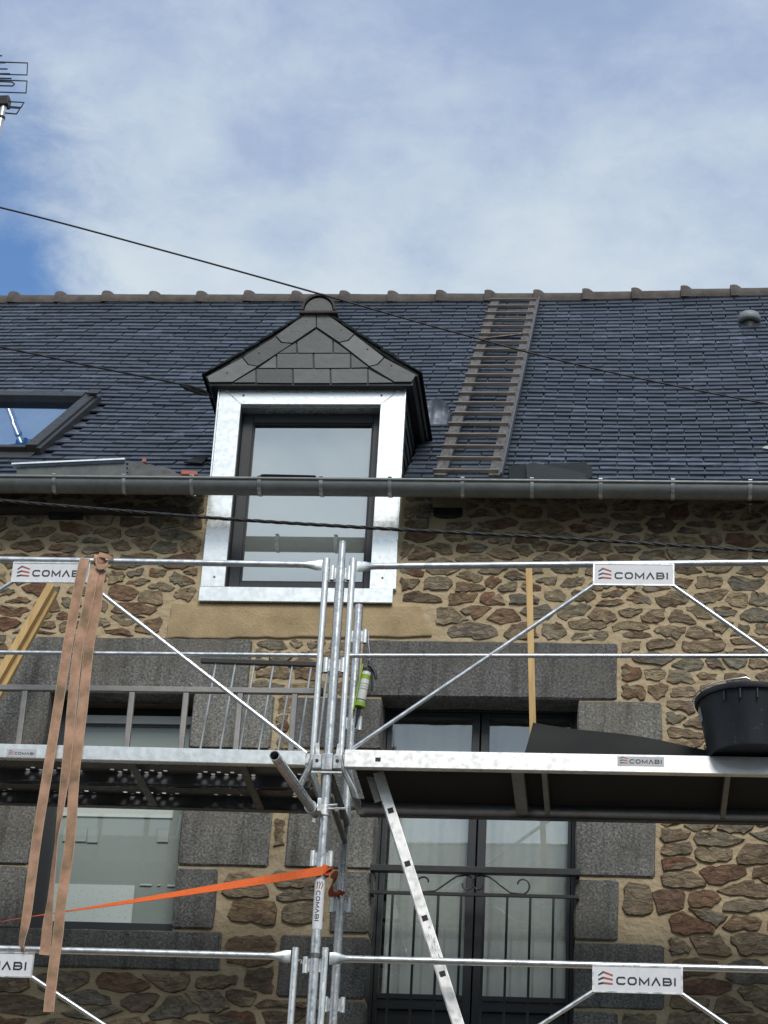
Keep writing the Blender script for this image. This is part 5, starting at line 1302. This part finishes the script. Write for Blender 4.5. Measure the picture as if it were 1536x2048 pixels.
for pix, yo, tw in (
    ([(170, 1117), (165, 1135), (152, 1200), (135, 1295), (112, 1440), (95, 1545), (73, 1682), (54, 1828), (46, 1870), (43, 1894), (46, 1904)], [-0.018, -0.034, -0.032, -0.033, -0.040, -0.048, -0.045, -0.040, -0.030, -0.024, -0.02], [0, 0, 0, 0, 3, 5, 8, 15, 35, 50, 60]),
    ([(190, 1138), (184, 1165), (174, 1220), (157, 1295), (145, 1400), (131, 1545), (113, 1682), (101, 1800), (95, 1850), (91, 1893), (88, 1910)], [-0.020, -0.036, -0.036, -0.037, -0.042, -0.050, -0.050, -0.046, -0.042, -0.026, -0.024], [0, 0, 0, 0, 5, 15, 62, 40, 10, 0, 0]),
    ([(203, 1140), (198, 1165), (192, 1220), (178, 1295), (165, 1420), (150, 1540), (140, 1682), (123, 1800), (116, 1870), (109, 1920), (101, 1985), (97, 2024)], [-0.018, -0.026, -0.028, -0.031, -0.036, -0.044, -0.044, -0.040, -0.032, -0.026, -0.032, -0.034], [0, 0, 0, 0, 0, 0, 0, 0, 0, 0, 0, 0])):
    mb, ed = strap(pix, [W_]*len(pix), yo, twist=tw); b_ = obj('strap', mb, 'webbing', Sw, smooth=60); obj('selvedge', ed, 'webbing_edge', b_, smooth=60)
kc = PF(202, 1125); mb = MB()
for i, (r, tlt, off) in enumerate(((0.034, 0.5, (-0.004, 0, 0.0)), (0.031, -0.6, (0.016, 0, 0.002)), (0.028, 0.1, (-0.016, 0, 0.010)))):
    pts = []; n = 16
    for k in range(n+1): a = 2*math.pi*k/n; pts.append(kc+Vector(off)+Vector((math.sin(a)*r*0.45*tlt+tlt*0.01, -math.cos(a)*r*0.85, math.sin(a)*r)))
    mb.ribbon(pts, [Vector((0.019*math.cos(tlt), 0.004, -0.019*math.sin(tlt)))]*(n+1), 0.003)
pts = cat([kc+Vector((-0.01, -0.03, 0.03)), kc+Vector((0.02, -0.038, 0.022)), kc+Vector((0.052, -0.034, 0.012)), kc+Vector((0.068, -0.022, 0.004))], 5); mb.ribbon(pts, [Vector((0.004, 0, 0.014*(1-0.5*i/len(pts)))) for i in range(len(pts))], 0.003)
pts = cat([kc+Vector((-0.02, -0.036, -0.006)), kc+Vector((0.0, -0.04, -0.042)), kc+Vector((0.03, -0.038, -0.040)), kc+Vector((0.046, -0.034, -0.022))], 5); mb.ribbon(pts, [Vector((0.0, 0.003, 0.016))]*len(pts), 0.003)
obj('knot', mb, 'webbing', Sw, smooth=50)

# caulking gun hanging from the inner post
Yc = YI-0.05
cp_ = lambda px, py: onY(px, py, Yc)
T1, T0 = cp_(735, 1338), cp_(719.5, 1412); ax = (T1-T0).normalized()
Cg = empty('caulking_gun', T0-ax*0.2, 'lime green caulking gun with sealant cartridge hanging from the inner post', 'caulking gun')
obj('cartridge', MB().lathe([(0, 0), (0.0235, 0), (0.0245, 0.006), (0.0245, 0.195), (0.022, 0.205), (0, 0.207)], T0, ax, n=18), 'tube_white', Cg, smooth=40)
for z0_, z1_, mt in ((0.150, 0.176, 'lime'), (0.005, 0.022, 'lime'), (0.028, 0.034, 'ink'), (0.09, 0.095, 'faded_print'), (0.105, 0.108, 'faded_print'), (0.12, 0.124, 'faded_print')):
    obj('print_band', MB().lathe([(0.0251, z0_), (0.0251, z1_)], T0, ax, n=18), mt, Cg, smooth=40)
sd_ = ax.cross(Vector((0, 1, 0))).normalized(); sd_ = sd_ if sd_.x < 0 else -sd_
obj('cradle', MB().obox(T0+ax*0.10+sd_*0.027, ax*0.135, Vector((0, 0.018, 0)), sd_*0.004), 'lime', Cg, bevel=0.003)
obj('front_cap', MB().lathe([(0.006, -0.008), (0.030, -0.006), (0.030, 0.014), (0.0265, 0.016)], T0, ax, n=18), 'lime', Cg, smooth=40)
obj('rear_cap', MB().lathe([(0.0, 0.215), (0.027, 0.212), (0.027, 0.196)], T0, ax, n=18), 'black_plastic', Cg, smooth=40)
obj('nozzle', MB().lathe([(0.011, -0.008), (0.008, -0.06), (0.004, -0.125)], T0, ax, n=10), 'black_plastic', Cg, smooth=40)
obj('plunger_rod', MB().tube([T0+ax*0.21, T0+ax*0.262], 0.0045, 8), 'black_metal', Cg, smooth=40)
obj('handle', MB().tube(cat([T0+ax*0.235, T0+ax*0.225-sd_*0.022, T0+ax*0.195-sd_*0.045, T0+ax*0.165-sd_*0.056], 4), 0.0085, 8), 'black_plastic', Cg, smooth=50)
obj('trigger', MB().tube(cat([T0+ax*0.20-sd_*0.026, T0+ax*0.16-sd_*0.034, T0+ax*0.105-sd_*0.046, T0+ax*0.095-sd_*0.042], 4), 0.006, 8), 'black_plastic', Cg, smooth=50)
hkp = Vector((XI+0.062, YI-0.004, PI_(730, 1275).z))
obj('hanging_wire', MB().tube(cat([T0+ax*0.26, T0+ax*0.29, hkp+Vector((0.004, -0.01, -0.04)), hkp+Vector((0, 0, 0.03)), hkp+Vector((-0.018, 0, 0.042))], 5), 0.002, 6), 'galv_new', Cg, smooth=50)

# wooden batten standing on the right deck, and two leaning together on the left
Yb_ = -0.72
b1, b0 = onY(1058, 1137, Yb_), onY(1066, 1470, Yb_)
b0 = b1+(b0-b1)*((b1.z-zR)/(b1.z-b0.z))
bt = obj('wooden_batten', MB().beam(b0, b1, 0.034, 0.027, (0, 1, 0)), M['wood_new'], None, bevel=0.002, origin=b0)
tag(bt, 'upright wooden batten standing on the right deck behind the dark metal sheet', 'batten')
Yb2 = -0.34
for (p1, p0, yy, wd_, lab) in (((103, 1170), (0, 1349), Yb2, 0.042, 'upper of two pale battens leaning diagonally at the far left'), ((108, 1187), (0, 1384), Yb2+0.042, 0.040, 'lower of two pale battens leaning diagonally at the far left')):
    A = onY(*p1, yy); B = onY(*p0, yy); B = A+(B-A)*2.6
    o = obj('wooden_batten', MB().beam(B, A, 0.036, wd_, (0, 0, 1)), M['wood_new'], None, bevel=0.002, origin=B); tag(o, lab, 'batten', 'battens leaning at the left')

# folded dark metal sheet lying on the right deck
Ym = YF+0.10
v1 = onY(1066, 1445, Ym+0.10); v0 = onY(1044, 1506, Ym); v0.z = zR+0.002; v2 = onY(1430, 1506, Ym); v2.z = zR+0.003; v3 = onY(1424, 1501, Ym+0.10)
nS = 24; vs = []; nV = 6
for i in range(nS+1):
    u = i/nS; lo = v0.lerp(v2, u); hi = v1.lerp(v3, u)+Vector((0, 0.012*math.sin(u*7), 0.010*math.sin(math.pi*u)))
    for j in range(nV+1): vv = j/nV; p = lo.lerp(hi, vv); vs.append(p+Vector((0, 0.02*math.sin(math.pi*vv)+0.006*math.sin(u*9), 0)))
mb = MB(); m = nV+1; N_ = len(vs)
mb.add(vs+[Vector(p)+Vector((0, 0.0016, 0.0005)) for p in vs], [(i*m+j, i*m+j+1, (i+1)*m+j+1, (i+1)*m+j) for i in range(nS) for j in range(nV)]+[(N_+i*m+j, N_+(i+1)*m+j, N_+(i+1)*m+j+1, N_+i*m+j+1) for i in range(nS) for j in range(nV)])
msh = obj('metal_sheet', mb, simple('dark coated sheet', (0.022, 0.023, 0.022), 0.6, 0, 0.15, 3, spec=0.12), None, smooth=60); tag(msh, 'curved dark metal sheet lying on the right deck in front of the batten', 'metal sheet')

# black builder's bucket
bc = onY(1503, 1503, YF+0.0); bc.z = zR+0.002
Bk = empty('bucket', bc, 'large black plastic bucket standing on the right deck edge', 'bucket')
H_, r0, r1 = 0.295, 0.205, 0.262
n = 48
pr = [(0.0, 0.012), (r0-0.02, 0.012), (r0-0.012, 0.0), (r0, 0.0), (r0+0.003, 0.012), (r1-0.008, H_-0.035), (r1-0.006, H_-0.03), (r1+0.006, H_-0.03), (r1+0.010, H_-0.022), (r1+0.010, H_-0.004), (r1+0.004, H_), (r1-0.004, H_), (r1-0.010, H_-0.03), (r0-0.003, 0.016), (0, 0.016)]
obj('tub', MB().lathe(pr, bc, n=n), 'bucket', Bk, smooth=35)
for a in (-122, -104, -86, -68):
    a = R(a); d_ = Vector((math.cos(a), math.sin(a), 0)); obj('rib', MB().obox(bc+d_*(r1-0.004)+Vector((0, 0, H_-0.058)), d_*0.006, Vector((-d_.y, d_.x, 0))*0.004, Vector((0, 0, 0.026))), 'black_plastic', Bk, bevel=0.003)
pts = [bc+Vector(((r1+0.008)*math.cos(R(a)), (r1+0.008)*math.sin(R(a)), H_+0.012-0.0*a)) for a in range(176, 360-50, 8)]
pts = [bc+Vector((-(r1+0.022), 0.0, H_-0.012)), bc+Vector((-(r1+0.018), -0.01, H_-0.002))]+pts[1:]
obj('handle', MB().tube(pts[:12], 0.0035, 6), 'galv_new', Bk, smooth=60)
hl = bc+Vector(((r1+0.008)*math.cos(R(176+8*11)), (r1+0.008)*math.sin(R(176+8*11)), H_+0.012))
obj('grip', MB().tube([pts[10], pts[11], pts[11]+Vector((0.03, 0, 0.006)), pts[11]+Vector((0.05, 0.004, -0.004))], 0.0055, 8), 'galv_new', Bk, smooth=60)
obj('handle_eye', MB().tube([bc+Vector((-(r1+0.004), 0, H_-0.016)), bc+Vector((-(r1+0.026), 0, H_-0.016)), bc+Vector((-(r1+0.026), 0, H_-0.006)), bc+Vector((-(r1+0.006), 0, H_-0.004))], 0.0035, 6), 'galv_new', Bk, smooth=60)
mb = MB(); vs = []
for z in (H_-0.125, H_-0.055):
    r = r0+(r1-r0)*z/H_+0.0025
    for k in range(5): a = R(180-2+10*k/4*1.6); vs.append(bc+Vector((r*math.cos(a), r*math.sin(a), z)))
obj('label', mb.add(vs, [(k, k+1, 5+k+1, 5+k) for k in range(4)]), simple('pale label', (0.35, 0.36, 0.40), 0.5), Bk)

# ================================================================== things on the roof
RLb, RLt = [onR(px, 955, 0.03) for px in (868, 1000)], [onR(px, 606, 0.03) for px in (984, 1078)]
rl_x0 = (RLb[0][0]+RLt[0][0])/2; rl_x1 = (RLb[1][0]+RLt[1][0])/2; t0 = onR(930, 958, 0.03)[1]; t1 = onR(1030, 604, 0.03)[1]
def rbeam(mb, x0, x1, t0, t1, h0, h1): return rbox(mb, x0, x1, t0, t1, h0, h1)
Rd = empty('roof_ladder', RP(rl_x0, t0, 0.02), 'weathered wooden roof ladder lying up the slates right of the dormer', 'ladder')
print('ladder', RLb, RLt)
rw = 0.068
def RS(x, t, h):      # the ladder is straight: it bridges the sag of the slates
    f = (t-t0)/(t1-t0); return RP(x, t0, h).lerp(RP(x, t1, h), f)
def rbeam(mb, x0, x1, ta_, tb_, h0, h1):
    P = [RS(x, t, h) for h in (h0, h1) for t in (ta_, tb_) for x in (x0, x1)]
    return mb.add(P, [(0, 2, 3, 1), (4, 5, 7, 6), (0, 1, 5, 4), (2, 6, 7, 3), (0, 4, 6, 2), (1, 3, 7, 5)])
for x in (rl_x0, rl_x1-rw):
    obj('rail', rbeam(MB(), x, x+rw, t0-0.02, t1, 0.026, 0.062), 'wood_rail', Rd, bevel=0.003)
obj('edge_strip', rbeam(MB(), rl_x1+0.001, rl_x1+0.010, t0-0.02, t1, 0.022, 0.075), 'galv_dark', Rd)
nr = 20
for k in range(nr):
    f = (k+0.0)/(nr-1); t = t0+0.01+(t1-t0-0.16)*f; mb = MB()
    j = random.uniform(-.008, .008); w_ = random.uniform(0.027, 0.033)
    P = [RS(x, t+dt+(j if x > rl_x0+0.1 else 0)*0.5, h) for h in (0.063, 0.084) for dt in (0, w_) for x in (rl_x0-0.008+random.uniform(-.006, .004), rl_x1-0.012+random.uniform(-.006, .004))]
    mb.add(P, [(0, 2, 3, 1), (4, 5, 7, 6), (0, 1, 5, 4), (2, 6, 7, 3), (0, 4, 6, 2), (1, 3, 7, 5)])
    obj('rung', mb, 'wood_old', Rd, origin=P[0])
x_, t_ = onR(1010, 690, 0.10); obj('broken_slat', MB().beam(RS(rl_x0+0.03, t_-0.03, 0.1), RS(rl_x1-0.05, t_+0.16, 0.1), 0.03, 0.008), 'wood_old', Rd)

def flat_on_roof(name, pix, mat, h0, th, label, cat_, group=None, lift=None):
    pts = []
    for i, (px, py) in enumerate(pix):
        x, t = onR(px, py, h0+(lift[i] if lift else 0)); pts.append(RP(x, t, h0+(lift[i] if lift else 0)))
    c = sum(pts, Vector((0, 0, 0)))/len(pts)
    o = obj(name, MB().prism(pts, RN*th), mat, None, origin=c); tag(o, label, cat_, group); return o
# stack of loose slates by the gutter, right of the ladder
for i, (pix, lab) in enumerate((
    ([(1019, 962), (1016, 935), (1052, 929), (1056, 962)], 'small squarish loose slate, leftmost of those by the roof ladder foot'),
    ([(1054, 962), (1052, 931), (1066, 927), (1140, 942), (1172, 950), (1172, 962)], 'large dark loose slate with a slanting top beside the roof ladder foot'),
    ([(1092, 962), (1088, 929), (1158, 928), (1168, 924), (1184, 938), (1186, 951), (1176, 962)], 'broken cornered loose slate, rightmost of those by the roof ladder foot'))):
    flat_on_roof('loose_slate', pix, 'slate_loose', (0.034, 0.054, 0.042)[i], 0.007, lab, 'slate', 'loose slates by the roof ladder')
# left side: zinc sheet, felt scrap, red scraps, loose slate, bits on the gutter
zs = [onY(25, 931, -0.19), onY(251, 921, -0.19)]
A0 = onY(34, 958, -0.19); A1_ = onY(254, 958, -0.19)
Zs = empty('zinc_flashing', (A0+A1_)/2, 'bent zinc flashing strip with bright folded edge below the roof window', 'flashing')
obj('sheet', MB().prism([A0, A1_, zs[1]+Vector((0.003, 0, -0.012)), zs[0]+Vector((0.025, 0, -0.012))], (0, 0.003, 0)), metal_mat('dull zinc strip', (0.11, 0.125, 0.12), 0.5, 0.25, 0, 0.4, (0.07, 0.07, 0.07), 0.5), Zs)
obj('folded_edge', MB().beam(zs[0], zs[1], 0.05, 0.010), 'zinc_new', Zs)
def crumple(name, pix, ybase, mat, th, label, cat_, amp=0.02):
    nx, ny = 10, 5; vs = []
    (ax_, ay_), (bx_, by_), (cx__, cy__), (dx_, dy_) = pix
    for j in range(ny+1):
        for i in range(nx+1):
            u, v = i/nx, j/ny; px = (ax_*(1-u)+bx_*u)*(1-v)+(dx_*(1-u)+cx__*u)*v; py = (ay_*(1-u)+by_*u)*(1-v)+(dy_*(1-u)+cy__*u)*v
            p = onY(px, py, ybase+0.10*v); vs.append(p+Vector((0, -amp*mnoise.noise((u*4, v*3, ax_)), amp*0.7*mnoise.noise((u*5+9, v*4, 1)))))
    m = nx+1; F = [(j*m+i, j*m+i+1, (j+1)*m+i+1, (j+1)*m+i) for j in range(ny) for i in range(nx)]; n0 = len(vs)
    mb = MB().add(vs+[v+Vector((0, th, 0.002)) for v in vs], F+[tuple(n0+k for k in reversed(f)) for f in F])
    o = obj(name, mb, mat, None, smooth=50); tag(o, label, cat_); return o
crumple('roofing_felt', ((256, 960), (376, 962), (342, 938), (257, 921)), -0.20, 'felt', 0.004, 'crumpled grey roofing felt scrap beside the zinc flashing', 'felt scrap', 0.03)
flat_on_roof('tile_scrap', [(362, 954), (364, 946), (394, 949), (396, 956)], 'pipe_terracotta', 0.05, 0.02, 'long red tile scrap on the slates left of the dormer', 'tile scrap')
flat_on_roof('tile_scrap', [(284, 930), (286, 922), (293, 924), (292, 930)], 'pipe_terracotta', 0.05, 0.02, 'tiny red tile scrap above the grey felt', 'tile scrap')
flat_on_roof('loose_slate', [(368, 926), (390, 916), (418, 914), (404, 928)], 'slate_loose', 0.03, 0.007, 'single loose slate lying on the roof just left of the dormer', 'slate')
flat_on_roof('loose_slate', [(345, 962), (350, 950), (372, 955), (371, 963)], 'zinc_sheet', 0.04, 0.006, 'grey offcut between felt scrap and red tile scrap by the gutter', 'offcut')
p0, p1 = onY(519, 962, GY-0.004), onY(631, 962, GY-0.004); tz = onY(560, 951, GY).z-onY(560, 962, GY).z
gpz = [(p0.x, p0.z), (p1.x, p1.z), (p1.x-0.02, p1.z+tz*0.45), (p0.x+(p1.x-p0.x)*0.80, p0.z+tz*0.85), (p0.x+0.02, p0.z+tz), (p0.x+0.004, p0.z+tz*0.85)]
o = obj('rubber_strip', MB().prism([(x, GY-0.016, max(z, gz(x)+0.015)+0.004) for x, z in gpz], (0, 0.07, 0)), 'rubber', None); tag(o, 'flat black rubber strip lying on the gutter edge before the dormer window', 'rubber strip')
# curled lead sheet behind the dormer's right cheek
x_, t_ = onR(872, 848, 0.0); lc = RP(x_, t_, 0.0); nU, nV = 16, 8; vs = []
for i in range(nU+1):
    a = math.pi*(0.02+0.96*i/nU)
    for j in range(nV+1):
        v = j/nV; r = 0.112; rag = 0.03*mnoise.noise((i*0.45, v*2.0, 0.7))
        vs.append(lc+Vector((-math.cos(a)*r*(1.0-0.12*v), 0, 0))+RN*(math.sin(a)**0.8*r*1.30*v+0.014+rag*0.4)-RU*(math.sin(a)*0.10*(1-v)**2-0.05*v+rag))
m = nV+1; F = [(i*m+j, i*m+j+1, (i+1)*m+j+1, (i+1)*m+j) for i in range(nU) for j in range(nV)]; n0 = len(vs)
ldm = MB().add(vs+[lc+(v-lc)*0.975 for v in vs], F+[tuple(n0+k for k in reversed(f)) for f in F]); o = obj('lead_sheet', ldm, 'lead', None, smooth=60)
tag(o, 'curled grey lead sheet on the slates between dormer and roof ladder', 'lead sheet')
flat_on_roof('paper_scrap', [(1524, 897), (1531, 893), (1545, 894), (1545, 900)], simple('pale scrap', (0.45, 0.48, 0.40), 0.8), 0.03, 0.004, 'small pale scrap on the slates at the right edge', 'scrap')

# ================================================================== cables and aerial
def cable(pix, ys_, r, label, strands=0):
    pts = cat([onY(px, py, y) for (px, py), y in zip(pix, ys_)], 12)
    if not strands: mb = MB().tube(pts, r, 8)
    else:
        mb = MB()
        for s in range(strands):
            q_ = []; acc = 0
            pp = pts[0]
            dense = []
            for i in range(len(pts)-1):
                for k in range(8): dense.append(pts[i].lerp(pts[i+1], k/8))
            for p in dense:
                acc += (p-pp).length; pp = p; a = acc*2*math.pi/0.22+s*2*math.pi/strands; q_.append(p+Vector((0, math.cos(a)*r*0.9, math.sin(a)*r*0.9)))
            mb.tube(q_, r, 6)
    o = obj('overhead_cable', mb, 'cable', None, smooth=60); tag(o, label, 'cable', 'overhead cables'); return o
cable([(-700, 272), (-350, 338), (0, 415), (330, 502), (640, 588), (900, 662), (1180, 735), (1536, 808), (1900, 872), (2300, 935)], [-2.2, -2.2, -2.2, -2.15, -2.1, -2.05, -2.0, -1.95, -1.9, -1.85], 0.0050, 'highest overhead cable crossing the sky, dormer cap and roof ladder')
ydc = 0.30
cable([(-700, 565), (-350, 628), (0, 694), (190, 734), (330, 762), (400, 778), (428, 800)], [-1.9, -1.5, -1.0, -0.7, -0.4, -0.2, 0.02], 0.006, 'cable running over the slates to a splice at the left side of the dormer')
sp_a, sp_b = onY(362, 771, -0.32), onY(414, 790, -0.1)
o = obj('cable_splice', MB().tube([sp_a, sp_a.lerp(sp_b, .2), sp_a.lerp(sp_b, .8), sp_b], [0.008, 0.017, 0.015, 0.008], 10), 'cable', None, smooth=60); tag(o, 'thick grey black splice on the cable left of the dormer', 'cable splice')
cable([(-700, 948), (-350, 972), (0, 1001), (400, 1034), (760, 1057), (1150, 1078), (1536, 1103), (1900, 1128), (2300, 1158)], [-0.75]*9, 0.0056, 'thick twisted cable sagging across the wall just under the gutter', 3)
# aerial on its mast, behind the ridge at the far left
YA_ = ry+0.8
ap = lambda px, py: onY(px, py, YA_)
An = empty('tv_aerial', ap(-60, 600), 'television aerial on a grey mast at the upper left edge', 'aerial')
mt_, mbm = ap(11, 196), ap(-8, 285); mdn = mbm+(mbm-mt_)*((mbm.z-rz+0.6)/(mt_.z-mbm.z))
obj('mast', MB().tube([mdn, mt_], 0.032, 12), 'galv', An, smooth=40)
obj('mast_band', MB().tube([mt_+(mdn-mt_)*((mt_.z-ap(5, 236).z)/(mt_.z-mdn.z)-0.004), mt_+(mdn-mt_)*((mt_.z-ap(5, 236).z)/(mt_.z-mdn.z)+0.004)], 0.036, 12), 'rubber', An)
obj('clamp', MB().obox(ap(8, 205), (0.055, 0, 0), (0, 0.05, 0), (0, 0, 0.05)), 'black_metal', An, bevel=0.01)
def wire(pix, r=0.0075, y=0): obj('element', MB().tube([onY(px, py, YA_+y) for px, py in pix], r, 6), 'black_metal', An, smooth=40)
wire([(-120, 122), (0, 124), (55, 126), (54, 150), (-120, 145)]); wire([(-120, 157), (0, 160), (54, 162), (52, 186), (-120, 180)])
wire([(-60, 111), (4, 111.5)]); wire([(-80, 137), (15, 138)]); wire([(-80, 125), (11, 125.6)], y=-0.2); wire([(-80, 147), (20, 147.5)], y=-0.2); wire([(-80, 155), (23, 157)], y=-0.2)
wire([(-80, 162), (0, 163), (24, 164), (29, 168), (25, 172), (-80, 169)], y=-0.1)
wire([(14, 203), (48, 205), (42, 215), (18, 213), (15, 203)], y=-0.1); wire([(16, 215), (40, 217), (33, 228), (10, 226)], y=-0.1)
obj('boom', MB().tube([onY(-110, 112, YA_-0.4), onY(-60, 190, YA_), onY(6, 205, YA_)], 0.014, 8), 'black_metal', An, smooth=40)
print('objects', len(bpy.data.objects))
